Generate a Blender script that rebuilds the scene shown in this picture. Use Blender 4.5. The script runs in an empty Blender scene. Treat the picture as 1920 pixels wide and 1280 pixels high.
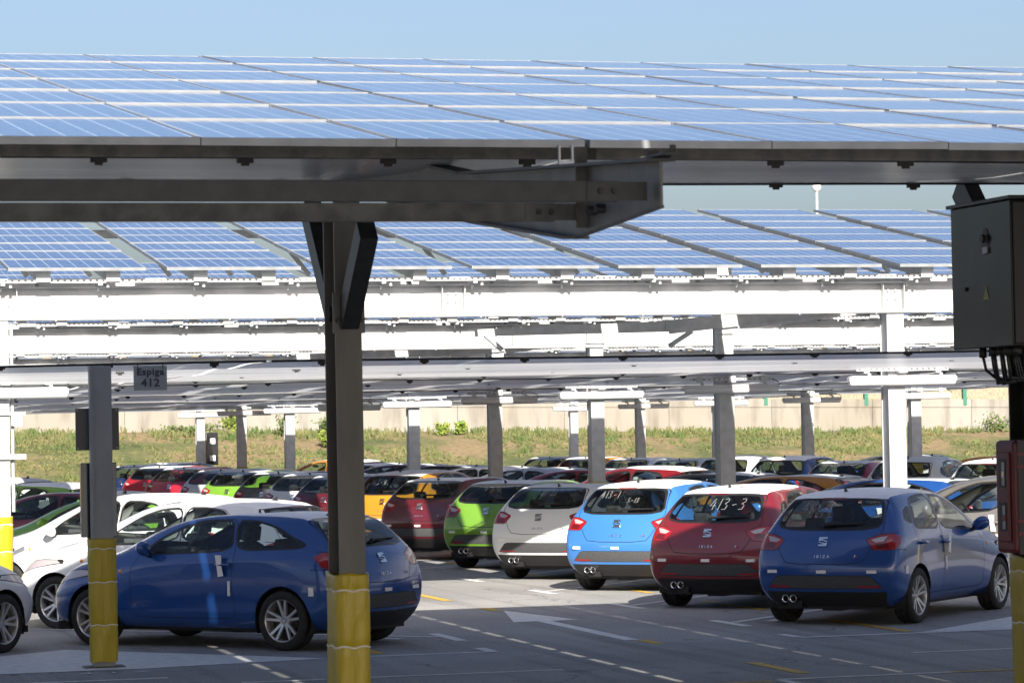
import bpy, bmesh, math, random
from mathutils import Vector, Matrix, noise
from mathutils.bvhtree import BVHTree
S = bpy.context.scene
C = S.collection
R = math.radians
random.seed(7)

# ------------------------------------------------------------------ camera, sky, sun, exposure
TH = 0.2716126565            # the grid of the car park is turned this far from the view
cam_d = bpy.data.cameras.new("camera")
cam = bpy.data.objects.new("camera", cam_d); C.objects.link(cam); S.camera = cam
cam_d.sensor_width = 36.0
cam_d.lens = 5817.94 / 1920 * 36
cam_d.clip_end = 3000
cam_d.dof.use_dof = True; cam_d.dof.focus_distance = 36.0; cam_d.dof.aperture_fstop = 9.0
pit, rol = 0.027352833, 0.018952464
fw = Vector((math.sin(TH) * math.cos(pit), math.cos(TH) * math.cos(pit), math.sin(pit)))
rt0 = Vector((math.cos(TH), -math.sin(TH), 0)); up0 = rt0.cross(fw)
rt = math.cos(rol) * rt0 - math.sin(rol) * up0
up = math.sin(rol) * rt0 + math.cos(rol) * up0
m4 = Matrix((rt, up, -fw)).transposed().to_4x4(); m4.translation = (0, 0, 2.21)
cam.matrix_world = m4

SUN_D = Vector((0.176, 1.763, -1.0)).normalized()     # the way the sunlight travels
w = bpy.data.worlds.new("World"); S.world = w; w.use_nodes = True
nt = w.node_tree; nt.nodes.clear()
sky = nt.nodes.new("ShaderNodeTexSky"); sky.sky_type = 'NISHITA'; sky.sun_disc = False
sky.sun_elevation = math.asin(-SUN_D.z); sky.sun_rotation = math.atan2(-SUN_D.x, -SUN_D.y)
sky.air_density = 1.0; sky.dust_density = 3.4; sky.ozone_density = 2.6
bg = nt.nodes.new("ShaderNodeBackground"); bg.inputs[1].default_value = 0.05
wo = nt.nodes.new("ShaderNodeOutputWorld")
tint = nt.nodes.new("ShaderNodeMix"); tint.data_type = 'RGBA'; tint.blend_type = 'MULTIPLY'; tint.inputs[0].default_value = 1; tint.inputs[7].default_value = (.97, .95, 1, 1)
nt.links.new(sky.outputs[0], tint.inputs[6]); nt.links.new(tint.outputs[2], bg.inputs[0]); nt.links.new(bg.outputs[0], wo.inputs[0])
sun_d = bpy.data.lights.new("sun", 'SUN'); sun_d.energy = 3.8; sun_d.angle = R(0.5); sun_d.color = (1, .93, .82)
sun = bpy.data.objects.new("sun", sun_d); C.objects.link(sun)
sun.rotation_euler = SUN_D.to_track_quat('-Z', 'Y').to_euler()
S.view_settings.view_transform = 'Standard'; S.view_settings.look = 'None'
S.view_settings.exposure = 1.78; S.view_settings.gamma = 1
S.cycles.max_bounces = 7; S.cycles.transparent_max_bounces = 16
S.cycles.glossy_bounces = 4; S.cycles.diffuse_bounces = 4; S.cycles.caustics_reflective = False

# ------------------------------------------------------------------ materials
def mat(name, col=(.5, .5, .5), rough=.5, metal=0., coat=0., spec=.5):
    m = bpy.data.materials.new(name); m.use_nodes = True
    b = m.node_tree.nodes["Principled BSDF"]
    b.inputs["Base Color"].default_value = (*col, 1); b.inputs["Roughness"].default_value = rough
    b.inputs["Metallic"].default_value = metal; b.inputs["Coat Weight"].default_value = coat
    b.inputs["Coat Roughness"].default_value = .04; b.inputs["Specular IOR Level"].default_value = spec
    return m
def nodes(m): return m.node_tree.nodes, m.node_tree.links, m.node_tree.nodes["Principled BSDF"]
def noisy(m, c1, c2, scale, detail=4, bump=0., space='Object', rough=None, stretch=None, lo=.35, hi=.65):
    n, l, b = nodes(m)
    tc = n.new("ShaderNodeTexCoord"); tx = n.new("ShaderNodeTexNoise")
    tx.inputs["Scale"].default_value = scale; tx.inputs["Detail"].default_value = detail
    src = tc.outputs[space]
    if space == 'World': pass
    if stretch:
        mp = n.new("ShaderNodeMapping"); mp.inputs["Scale"].default_value = stretch
        l.new(src, mp.inputs[0]); src = mp.outputs[0]
    l.new(src, tx.inputs["Vector"])
    cr = n.new("ShaderNodeValToRGB")
    cr.color_ramp.elements[0].position = lo; cr.color_ramp.elements[0].color = (*c1, 1)
    cr.color_ramp.elements[1].position = hi; cr.color_ramp.elements[1].color = (*c2, 1)
    l.new(tx.outputs["Fac"], cr.inputs[0]); l.new(cr.outputs[0], b.inputs["Base Color"])
    if bump:
        bp = n.new("ShaderNodeBump"); bp.inputs["Strength"].default_value = bump; bp.inputs["Distance"].default_value = .02
        l.new(tx.outputs["Fac"], bp.inputs["Height"]); l.new(bp.outputs[0], b.inputs["Normal"])
    if rough:
        mr = n.new("ShaderNodeMapRange"); mr.inputs["To Min"].default_value = rough[0]; mr.inputs["To Max"].default_value = rough[1]
        l.new(tx.outputs["Fac"], mr.inputs["Value"]); l.new(mr.outputs[0], b.inputs["Roughness"])
    return m
def glass(name, tint, refl=(1, 1, 1), ior=1.5, rough=0.0):
    m = bpy.data.materials.new(name); m.use_nodes = True
    n, l = m.node_tree.nodes, m.node_tree.links; n.clear()
    o = n.new("ShaderNodeOutputMaterial"); mx = n.new("ShaderNodeMixShader")
    t = n.new("ShaderNodeBsdfTransparent"); t.inputs[0].default_value = (*tint, 1)
    g = n.new("ShaderNodeBsdfGlossy"); g.inputs[0].default_value = (*refl, 1); g.inputs["Roughness"].default_value = rough
    lw = n.new("ShaderNodeLayerWeight"); lw.inputs[0].default_value = .5; pw = n.new("ShaderNodeMath"); pw.operation = 'POWER'; pw.inputs[1].default_value = 5
    f = n.new("ShaderNodeMapRange"); f.inputs["To Min"].default_value = ((ior - 1) / (ior + 1)) ** 2; l.new(lw.outputs['Facing'], pw.inputs[0]); l.new(pw.outputs[0], f.inputs["Value"])
    l.new(f.outputs[0], mx.inputs[0]); l.new(t.outputs[0], mx.inputs[1]); l.new(g.outputs[0], mx.inputs[2])
    l.new(mx.outputs[0], o.inputs[0]); return m

M = {}
M['galv'] = noisy(mat("galvanised_steel", metal=.25, rough=.5), (.40, .42, .43), (.50, .52, .53), 7, 6, rough=(.38, .6))
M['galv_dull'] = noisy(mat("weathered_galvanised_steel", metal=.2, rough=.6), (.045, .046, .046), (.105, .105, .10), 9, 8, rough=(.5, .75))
M['dark_steel'] = noisy(mat("dark_painted_steel", metal=.1, rough=.5), (.020, .023, .027), (.032, .036, .041), 12, 4)
M['post_grey'] = noisy(mat("grey_steel_post", metal=.2, rough=.45), (.075, .077, .078), (.12, .122, .122), 5, 5, stretch=(1, 1, .25))
M['post_blue'] = noisy(mat("blue_grey_painted_post", rough=.5), (.24, .275, .32), (.28, .315, .36), 4, 3)
M['black'] = mat("black_plastic", (.012, .012, .013), .55)
M['blacksteel'] = noisy(mat("black_and_shaded_steel", rough=.42, metal=.2), (.010, .011, .012), (.018, .019, .02), 6, 4)  # near black; on the right post and box front it stands for shade
M['rubber'] = noisy(mat("tyre_rubber", rough=.8), (.010, .010, .010), (.022, .021, .020), 30, 3)
M['white_paint'] = noisy(mat("white_road_paint", rough=.7), (.56, .56, .55), (.72, .72, .70), 9, 8, space='Object', lo=.3, hi=.6)
M['yellow_paint'] = noisy(mat("yellow_road_paint", rough=.7), (.50, .30, .03), (.68, .43, .06), 9, 8)
M['alu'] = noisy(mat("anodised_aluminium_frame", metal=.3, rough=.4), (.23, .245, .26), (.30, .315, .33), 5, 3)
M['alloy'] = mat("silver_alloy", (.55, .56, .57), .32, .55)
M['chrome'] = mat("chrome", (.75, .76, .78), .12, 1.)
M['rimdark'] = mat("dark_wheel_well", (.02, .02, .02), .6)
M['redlens'] = mat("red_lens", (.30, .006, .010), .12, 0, 1.)
M['darkredlens'] = mat("dark_red_lens", (.12, .004, .008), .10, 0, 1.)
M['clearlens'] = mat("clear_lens", (.48, .42, .42), .15, .2, 1.)
M['orange_lens'] = mat("orange_lens", (.75, .30, .05), .2, 0, 1.)
M['film'] = noisy(mat("white_protective_film", rough=.55), (.76, .77, .78), (.84, .85, .86), 3, 3, bump=.08)
M['pad'] = mat("white_foam_pad", (.80, .80, .78), .7)
M['insert'] = noisy(mat("dark_grey_bumper_insert", rough=.75), (.05, .052, .055), (.07, .072, .075), 60, 2)
M['seat'] = noisy(mat("dark_grey_seat_fabric", rough=.9), (.06, .06, .063), (.095, .095, .10), 20, 3)
M['cover'] = mat("clear_plastic_seat_cover", (.45, .5, .48), .25)
M['glass_side'] = glass("side_window_glass", (.82, .88, .86), ior=1.5)
M['glass_rear'] = glass("tinted_rear_window_glass", (.47, .52, .52), ior=1.52)
M['trim'] = mat("black_window_trim", (.014, .014, .015), .35)
M['seam'] = mat("black_panel_gap", (.006, .006, .007), .8)
M['marker'] = mat("white_marker_pen", (.5, .51, .52), .8)
M['sign'] = mat("grey_blue_sign_plate", (.27, .32, .38), .5)
M['signtext'] = mat("navy_lettering", (.02, .035, .09), .5)
M['panel_dark'] = mat("dark_blue_grey_plate", (.045, .055, .075), .35)
M['mirrorplate'] = mat("polished_dark_plate", (.05, .055, .06), .08, .7)
M['string'] = mat("white_string", (.75, .74, .68), .8)
M['red_box'] = noisy(mat("maroon_plastic", rough=.5), (.10, .008, .014), (.13, .011, .018), 8, 3)
M['lamp_cover'] = mat("translucent_lamp_cover", (.72, .74, .74), .3)
M['lamp_body'] = mat("pale_grey_lamp_body", (.60, .61, .62), .4)
M['wire'] = mat("black_cable", (.01, .01, .01), .5)
M['green_post'] = mat("green_painted_post", (.02, .13, .09), .5)
M['cable_clip'] = mat("black_rubber_clip", (.008, .008, .008), .6)
M['warning'] = mat("dull_yellow_label", (.33, .30, .12), .6)
M['backsheet'] = mat("white_panel_backsheet", (.78, .78, .77), .5)
M['lamp_glass'] = mat("white_globe", (.6, .6, .6), .3)
M['cab_grey'] = mat("glossy_dark_grey_cabinet", (.013, .015, .018), .18, 0, 0., .22)
n, l, b = nodes(M['cab_grey'])                      # wavy painted sheet metal
tc = n.new("ShaderNodeTexCoord"); tx = n.new("ShaderNodeTexNoise"); tx.inputs["Scale"].default_value = 4; tx.inputs["Detail"].default_value = 4
bp = n.new("ShaderNodeBump"); bp.inputs["Strength"].default_value = .12; bp.inputs["Distance"].default_value = .02
l.new(tc.outputs['Object'], tx.inputs['Vector']); l.new(tx.outputs[0], bp.inputs["Height"]); l.new(bp.outputs[0], b.inputs["Normal"])

def paint(name, col, metal=.0, rough=.3, coat=1.):
    m = mat(name, col, rough, metal, coat)
    n, l, b = nodes(m)
    tc = n.new("ShaderNodeTexCoord"); tx = n.new("ShaderNodeTexNoise"); tx.inputs["Scale"].default_value = 1.6; tx.inputs["Detail"].default_value = 6
    mx = n.new("ShaderNodeMix"); mx.data_type = 'RGBA'
    mx.inputs[6].default_value = (*col, 1); mx.inputs[7].default_value = (*[c * .9 + .004 for c in col], 1)
    l.new(tc.outputs['Object'], tx.inputs['Vector']); l.new(tx.outputs[0], mx.inputs[0]); l.new(mx.outputs[2], b.inputs["Base Color"])
    return m
P = dict(
    blue=paint("metallic_blue_paint", (.010, .066, .27), .15, .26),
    red=paint("dark_red_paint", (.18, .008, .015), .12, .30),
    brightred=paint("red_paint", (.36, .012, .03), .1, .3),
    burgundy=paint("burgundy_paint", (.105, .008, .015), .12, .30),
    lightblue=paint("light_blue_paint", (.045, .20, .56), .15, .32),
    white=paint("white_paint", (.78, .79, .79), 0, .3),
    green=paint("lime_green_paint", (.17, .36, .035), .1, .32),
    orange=paint("mustard_orange_paint", (.56, .24, .018), .1, .32),
    grey=paint("dark_grey_paint", (.07, .075, .085), .4, .34),
    silver=paint("silver_white_paint", (.60, .62, .64), .3, .34),
    black=paint("black_paint", (.012, .013, .018), .2, .3),
    navy=paint("navy_paint", (.012, .03, .11), .3, .32),
    taupe=paint("taupe_grey_paint", (.20, .19, .175), .4, .34))

# solar cells: dark blue silicon with pale gaps between the cells, under glass
def pv(name, nx, ny, W, L, base=(.009, .023, .078), line=(.50, .55, .62)):
    m = mat(name, base, .10, 0, 0, .28)
    n, l, b = nodes(m)
    tc = n.new("ShaderNodeTexCoord"); sp = n.new("ShaderNodeSeparateXYZ"); l.new(tc.outputs['Object'], sp.inputs[0])
    def lines(out, size, off, wd):
        a = n.new("ShaderNodeMath"); a.operation = 'SUBTRACT'; l.new(out, a.inputs[0]); a.inputs[1].default_value = off
        d = n.new("ShaderNodeMath"); d.operation = 'DIVIDE'; l.new(a.outputs[0], d.inputs[0]); d.inputs[1].default_value = size
        f = n.new("ShaderNodeMath"); f.operation = 'FRACT'; l.new(d.outputs[0], f.inputs[0])
        p = n.new("ShaderNodeMath"); p.operation = 'PINGPONG'; l.new(f.outputs[0], p.inputs[0]); p.inputs[1].default_value = .5
        q = n.new("ShaderNodeMath"); q.operation = 'LESS_THAN'; l.new(p.outputs[0], q.inputs[0]); q.inputs[1].default_value = wd / size / 2
        return q
    mg = .022
    qx = lines(sp.outputs[0], (W - 2 * mg) / nx, mg, .007); qy = lines(sp.outputs[1], (L - 2 * mg) / ny, mg, .007)
    mxm = n.new("ShaderNodeMath"); mxm.operation = 'MAXIMUM'; l.new(qx.outputs[0], mxm.inputs[0]); l.new(qy.outputs[0], mxm.inputs[1])
    vo = n.new("ShaderNodeTexVoronoi"); vo.inputs["Scale"].default_value = 25; l.new(tc.outputs['Object'], vo.inputs['Vector'])
    c1 = n.new("ShaderNodeMix"); c1.data_type = 'RGBA'; c1.inputs[6].default_value = (*base, 1); c1.inputs[7].default_value = (*[c * 1.8 for c in base], 1)
    l.new(vo.outputs["Color"], c1.inputs[0])
    c2 = n.new("ShaderNodeMix"); c2.data_type = 'RGBA'; l.new(mxm.outputs[0], c2.inputs[0]); l.new(c1.outputs[2], c2.inputs[6]); c2.inputs[7].default_value = (*line, 1)
    l.new(c2.outputs[2], b.inputs["Base Color"])
    return m
M['pv_tall'] = pv("portrait_solar_cells", 6, 10, .99, 1.65)
M['pv_wide'] = pv("landscape_solar_cells", 10, 6, 1.649, .99)

# fine white netting: nearly see-through from above, closed when looked along
def netting():
    m = bpy.data.materials.new("white_protective_netting"); m.use_nodes = True
    n, l = m.node_tree.nodes, m.node_tree.links; n.clear()
    o = n.new("ShaderNodeOutputMaterial"); mx = n.new("ShaderNodeMixShader"); t = n.new("ShaderNodeBsdfTransparent")
    d = n.new("ShaderNodeBsdfDiffuse"); tr = n.new("ShaderNodeBsdfTranslucent"); a = n.new("ShaderNodeMixShader"); a.inputs[0].default_value = .45
    g = n.new("ShaderNodeBsdfGlossy"); g.inputs["Roughness"].default_value = .22; g.inputs[0].default_value = (.7, .72, .75, 1)
    a2 = n.new("ShaderNodeMixShader"); a2.inputs[0].default_value = .28
    tc = n.new("ShaderNodeTexCoord"); mp = n.new("ShaderNodeMapping"); mp.inputs["Scale"].default_value = (.08, 1.1, 1)
    tx = n.new("ShaderNodeTexNoise"); tx.inputs["Scale"].default_value = 1.0; tx.inputs["Detail"].default_value = 8; tx.inputs["Roughness"].default_value = .65
    cr = n.new("ShaderNodeValToRGB"); cr.color_ramp.elements[0].position = .35; cr.color_ramp.elements[0].color = (.52, .54, .58, 1)
    cr.color_ramp.elements[1].position = .62; cr.color_ramp.elements[1].color = (.84, .85, .87, 1)
    l.new(tc.outputs['Object'], mp.inputs[0]); l.new(mp.outputs[0], tx.inputs['Vector']); l.new(tx.outputs[0], cr.inputs[0])
    l.new(cr.outputs[0], d.inputs[0]); l.new(cr.outputs[0], tr.inputs[0])
    lw = n.new("ShaderNodeLayerWeight"); lw.inputs[0].default_value = .5
    mr = n.new("ShaderNodeMapRange"); mr.interpolation_type = 'SMOOTHSTEP'; mr.inputs["From Min"].default_value = .55; mr.inputs["From Max"].default_value = .93
    mr.inputs["To Min"].default_value = .12; mr.inputs["To Max"].default_value = .985; l.new(lw.outputs['Facing'], mr.inputs["Value"])
    l.new(d.outputs[0], a.inputs[1]); l.new(tr.outputs[0], a.inputs[2]); l.new(a.outputs[0], a2.inputs[1]); l.new(g.outputs[0], a2.inputs[2])
    l.new(mr.outputs[0], mx.inputs[0]); l.new(t.outputs[0], mx.inputs[1]); l.new(a2.outputs[0], mx.inputs[2]); l.new(mx.outputs[0], o.inputs[0])
    return m
M['net'] = netting()

# ------------------------------------------------------------------ building helpers
class MB:
    """collects pieces and links them as ONE mesh object"""
    def __init__(s): s.v = []; s.f = []; s.m = []
    def add(s, vs, fs, mi=0):
        o = len(s.v); s.v += [tuple(v) for v in vs]; s.f += [tuple(i + o for i in f) for f in fs]; s.m += [mi] * len(fs); return s
    def box(s, x0, x1, y0, y1, z0, z1, mi=0):
        return s.add([(x0, y0, z0), (x1, y0, z0), (x1, y1, z0), (x0, y1, z0), (x0, y0, z1), (x1, y0, z1), (x1, y1, z1), (x0, y1, z1)],
                     [(3, 2, 1, 0), (4, 5, 6, 7), (0, 1, 5, 4), (1, 2, 6, 5), (2, 3, 7, 6), (3, 0, 4, 7)], mi)
    def bar(s, a, b, w, h, upv=(0, 0, 1), mi=0, w2=None, h2=None):
        a = Vector(a); b = Vector(b); d = (b - a).normalized(); x = d.cross(Vector(upv)).normalized(); y = x.cross(d)
        vs = []
        for p, ww, hh in ((a, w, h), (b, w2 or w, h2 or h)):
            for i, j in ((-1, -1), (1, -1), (1, 1), (-1, 1)): vs.append(p + x * i * ww / 2 + y * j * hh / 2)
        return s.add(vs, [(0, 1, 2, 3)[::-1], (4, 5, 6, 7)] + [(k, (k + 1) % 4, (k + 1) % 4 + 4, k + 4) for k in range(4)], mi)
    def tube(s, pts, r, n=8, mi=0, closed=False, caps=True):
        pts = [Vector(p) for p in pts]; N = len(pts); vs = []; px = None
        rs = r if isinstance(r, (list, tuple)) else [r] * N
        for i, p in enumerate(pts):
            d = (pts[(i + 1) % N] - pts[i - 1]) if closed else (pts[min(i + 1, N - 1)] - pts[max(i - 1, 0)])
            d.normalize()
            if px is None: px = d.orthogonal().normalized()
            else: px = (px - d * px.dot(d)).normalized()
            y = d.cross(px)
            for k in range(n): t = 2 * math.pi * k / n; vs.append(p + (px * math.cos(t) + y * math.sin(t)) * rs[i])
        fs = []
        for i in range(N if closed else N - 1):
            j = (i + 1) % N
            for k in range(n): fs.append((i * n + k, i * n + (k + 1) % n, j * n + (k + 1) % n, j * n + k))
        if not closed and caps: fs += [tuple(range(n))[::-1], tuple((N - 1) * n + k for k in range(n))]
        return s.add(vs, fs, mi)
    def lathe(s, prof, axis='X', n=24, c=(0, 0, 0), mi=0):
        vs = []; K = len(prof)
        for i in range(n):
            t = 2 * math.pi * i / n
            for a, r in prof:
                p = {'X': (a, r * math.cos(t), r * math.sin(t)), 'Y': (r * math.sin(t), a, r * math.cos(t)), 'Z': (r * math.cos(t), r * math.sin(t), a)}[axis]
                vs.append((p[0] + c[0], p[1] + c[1], p[2] + c[2]))
        fs = []
        for i in range(n):
            j = (i + 1) % n
            for k in range(K - 1): fs.append((i * K + k, j * K + k, j * K + k + 1, i * K + k + 1))
        return s.add(vs, fs, mi)
    def prism(s, poly, d0, d1, plane='XZ', mi=0):
        """outline poly given a thickness along the axis left over"""
        f = {'XZ': lambda a, b, d: (a, d, b), 'YZ': lambda a, b, d: (d, a, b), 'XY': lambda a, b, d: (a, b, d)}[plane]
        n = len(poly); vs = [f(a, b, d0) for a, b in poly] + [f(a, b, d1) for a, b in poly]
        return s.add(vs, [tuple(range(n)), tuple(range(n, 2 * n))[::-1]] + [(i, i + n, (i + 1) % n + n, (i + 1) % n) for i in range(n)], mi)
    def mesh(s, name):
        me = bpy.data.meshes.new(name); me.from_pydata(s.v, [], s.f); me.polygons.foreach_set('material_index', s.m)
        bm = bmesh.new(); bm.from_mesh(me); bmesh.ops.recalc_face_normals(bm, faces=bm.faces); bm.to_mesh(me); bm.free(); return me
    def build(s, name, mats, parent=None, smooth=False, bevel=0.):
        return link(name, s.mesh(name), mats, parent, smooth, bevel)
def link(name, me, mats, parent=None, smooth=False, bevel=0.):
    o = bpy.data.objects.new(name, me); C.objects.link(o)
    if not isinstance(mats, (list, tuple)): mats = [mats]
    if not me.materials:
        for m in mats: me.materials.append(m)
    if smooth: me.polygons.foreach_set('use_smooth', [True] * len(me.polygons))
    if bevel:
        bv = o.modifiers.new("bevel", 'BEVEL'); bv.width = bevel; bv.segments = 2; bv.limit_method = 'ANGLE'; bv.angle_limit = R(40)
    if parent: o.parent = parent
    return o
def tag(o, label=None, cat=None, group=None, kind=None):
    if label: o['label'] = label
    if cat: o['category'] = cat
    if group: o['group'] = group
    if kind: o['kind'] = kind
    return o
def thing(name, loc, label, cat, group=None, rz=0.):
    o = bpy.data.objects.new(name, None); C.objects.link(o); o.empty_display_size = .3
    o.location = loc; o.rotation_euler.z = rz
    return tag(o, label, cat, group)
KIDS = {}
def copy_tree(o, parent=None):
    c = o.copy(); C.objects.link(c)
    if parent: c.parent = parent; c.matrix_parent_inverse = o.matrix_parent_inverse.copy()
    kids = KIDS.get(o.name)
    if kids is None: kids = KIDS[o.name] = list(o.children)
    for ch in kids: copy_tree(ch, c)
    return c
_font = {}
def text_mesh(txt, size, depth, spacing=1., bold=0.):
    cu = bpy.data.curves.new("lettering", 'FONT'); cu.body = txt; cu.size = size; cu.extrude = depth; cu.align_x = 'CENTER'; cu.align_y = 'CENTER'
    cu.space_character = spacing; cu.offset = bold; cu.resolution_u = 3
    o = bpy.data.objects.new("lettering", cu); C.objects.link(o)
    bpy.context.view_layer.update()
    me = bpy.data.meshes.new_from_object(o.evaluated_get(bpy.context.evaluated_depsgraph_get()))
    bpy.data.objects.remove(o); bpy.data.curves.remove(cu); me.materials.clear(); return me
# ------------------------------------------------------------------ hatchback cars
def car_shell(low=0.):
    st = [0, .13, .40, .75, 1.15, 1.60, 2.05, 2.50, 2.92, 3.28, 3.58, 3.82, 4.06]
    rail = [1.345, 1.36, 1.378, 1.398, 1.412, 1.415, 1.382, 1.205, .985, .925, .865, .775, .69]
    crown = [c - (low if i < 7 else low * .5 if i == 7 else 0) for i, c in enumerate([1.375, 1.395, 1.415, 1.44, 1.455, 1.458, 1.435, 1.265, 1.03, .975, .915, .825, .73])]
    railx = [.53, .555, .57, .58, .585, .585, .58, .615, .65, .63, .59, .53, .43]
    bz = [.985, .99, 1.0, 1.005, 1.0, .99, .975, .955, .925, .875, .815, .735, .65]
    bx = [.74, .775, .79, .795, .80, .80, .795, .79, .775, .75, .715, .65, .52]
    lv = [  # z row, x row for the levels under the belt line
        ([.21] * 13, [.62, .67, .73, .74, .72, .72, .72, .72, .73, .73, .70, .62, .45]),
        ([.30, .29, .28, .27, .26, .26, .26, .26, .26, .25, .25, .25, .25], [.72, .78, .815, .815, .79, .785, .785, .79, .81, .815, .79, .71, .53]),
        ([.43, .42, .41, .40, .39, .39, .39, .39, .38, .37, .36, .36, .36], [.79, .83, .85, .848, .828, .822, .822, .828, .845, .85, .825, .745, .57]),
        ([.63, .63, .62, .61, .60, .59, .58, .57, .56, .54, .52, .50, .49], [.80, .838, .855, .852, .842, .838, .838, .842, .850, .852, .828, .75, .57]),
        ([.80, .80, .80, .79, .775, .76, .745, .73, .71, .68, .64, .60, .56], [.795, .832, .846, .846, .834, .832, .834, .838, .842, .845, .815, .73, .56]),
        ([.91, .91, .915, .91, .90, .885, .868, .845, .815, .775, .725, .67, .605], [.775, .812, .826, .83, .826, .822, .822, .822, .82, .81, .775, .70, .54])]
    yr = [.16, .08, .02, .0, .05, .085, .135, .30, .43]; wr = [1, .95, .52, .14] + [0] * 9
    yf = [.14, .06, .02, 0, .04, .08, .12, .17, .21]; wf = [0] * 8 + [0, .1, .35, .75, 1]
    TT = [1, .85, .6, .3, 0]
    def zx(i, k):
        if k < 6: return lv[k][0][i], lv[k][1][i]
        if k == 6: return bz[i], bx[i]
        rz = rail[i] - (low if 0 <= i <= 6 else 0)
        if k == 8: return rz, railx[i]
        t = .55
        return bz[i] + (rz - bz[i]) * t, bx[i] + (railx[i] - bx[i]) * t + .022 * (1 if i < 8 else .3)
    def yy(i, k, x):
        y = st[i] + yr[k] * wr[i] - yf[k] * wf[i]
        if i == 0: y += .11 * (x / .8) ** 2
        if i == 1: y += .08
        if i == 12: y -= .26 * (x / .8) ** 2
        return y
    vid = {}; V = []
    def vert(key, p):
        if key not in vid: vid[key] = len(V); V.append(p)
        return vid[key]
    def side(i, k, sg):
        z, x = zx(i, k); return vert((i, k, sg * 4), (sg * x, yy(i, k, x), z))
    def cap(i, k, j, sg):          # j index into TT; rear or front face
        if j == 0: return side(i, k, sg)
        z, x = zx(i, k); t = TT[j]
        if k == 8: z += (crown[i] - rail[i]) * (1 - t * t)
        return vert((i, k, sg * (4 - j)), (sg * x * t, yy(i, k, x * t), z))
    def top(i, j, sg):
        if i in (0, 12) or j == 0: return cap(i, 8, j, sg)
        z, x = zx(i, 8); t = TT[j]
        bow = {1: -.03, 6: .05, 7: .10, 8: .12, 9: .09, 10: .07, 11: .06}.get(i, 0)
        return vert((i, 8, sg * (4 - j)), (sg * x * t, yy(i, 8, x) + bow * (1 - t * t), z + (crown[i] - rail[i]) * (1 - t * t)))
    F = []
    for sg in (1, -1):
        for i in range(12):
            for k in range(8):
                F.append((side(i, k, sg), side(i + 1, k, sg), side(i + 1, k + 1, sg), side(i, k + 1, sg)))
            for j in range(4):
                F.append((top(i, j, sg), top(i + 1, j, sg), top(i + 1, j + 1, sg), top(i, j + 1, sg)))
        for i in (0, 12):
            for k in range(8):
                for j in range(4):
                    F.append((cap(i, k, j, sg), cap(i, k + 1, j, sg), cap(i, k + 1, j + 1, sg), cap(i, k, j + 1, sg)))
    me = bpy.data.meshes.new("shell"); me.from_pydata(V, [], F)
    bm = bmesh.new(); bm.from_mesh(me)
    cr = bm.edges.layers.float.new('crease_edge'); bm.verts.index_update()
    for e in bm.edges:
        a, b = e.verts
        if any((i_, k_) and (vid.get((i_, k_, s4)), vid.get((i_ + 1, k_, s4))) in ((a.index, b.index), (b.index, a.index)) for i_ in range(2, 9) for k_ in (2, 5) for s4 in (4, -4)): e[cr] = .55
        if a.co.y < .56 and b.co.y < .56 and a.co.z > 1.3 and b.co.z > 1.3 and abs(a.co.y - b.co.y) < .06: e[cr] = .75      # spoiler lip
    bmesh.ops.recalc_face_normals(bm, faces=bm.faces); bm.to_mesh(me); bm.free()
    o = bpy.data.objects.new("shell", me); C.objects.link(o)
    sb = o.modifiers.new("s", 'SUBSURF'); sb.levels = sb.render_levels = 3
    bpy.context.view_layer.update()
    me2 = bpy.data.meshes.new_from_object(o.evaluated_get(bpy.context.evaluated_depsgraph_get()))
    bpy.data.objects.remove(o); bpy.data.meshes.remove(me)
    return me2

def chaikin(p, n=2, q=.22):
    for _ in range(n):
        r = []
        for i in range(len(p)):
            a, b = p[i], p[(i + 1) % len(p)]
            r += [(a[0] + (b[0] - a[0]) * q, a[1] + (b[1] - a[1]) * q), (a[0] + (b[0] - a[0]) * (1 - q), a[1] + (b[1] - a[1]) * (1 - q))]
        p = r
    return p
def area(p): return sum(p[i][0] * p[(i + 1) % len(p)][1] - p[(i + 1) % len(p)][0] * p[i][1] for i in range(len(p))) / 2
def offset(p, d):
    """outline moved outwards by d"""
    if area(p) < 0: p = p[::-1]
    r = []
    for i in range(len(p)):
        a, b, c = Vector(p[i - 1]), Vector(p[i]), Vector(p[(i + 1) % len(p)])
        n1 = Vector(((b - a).y, -(b - a).x)).normalized(); n2 = Vector(((c - b).y, -(c - b).x)).normalized()
        m = (n1 + n2).normalized(); k = max(.5, m.dot(n1)); q = b + m * d / k; r.append((q.x, q.y))
    return r
def inside(p, x, y):
    c = False; j = len(p) - 1
    for i in range(len(p)):
        if (p[i][1] > y) != (p[j][1] > y) and x < (p[j][0] - p[i][0]) * (y - p[i][1]) / (p[j][1] - p[i][1]) + p[i][0]: c = not c
        j = i
    return c
AX = {'side': (1, 2), 'end': (0, 2), 'plan': (0, 1)}
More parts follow.
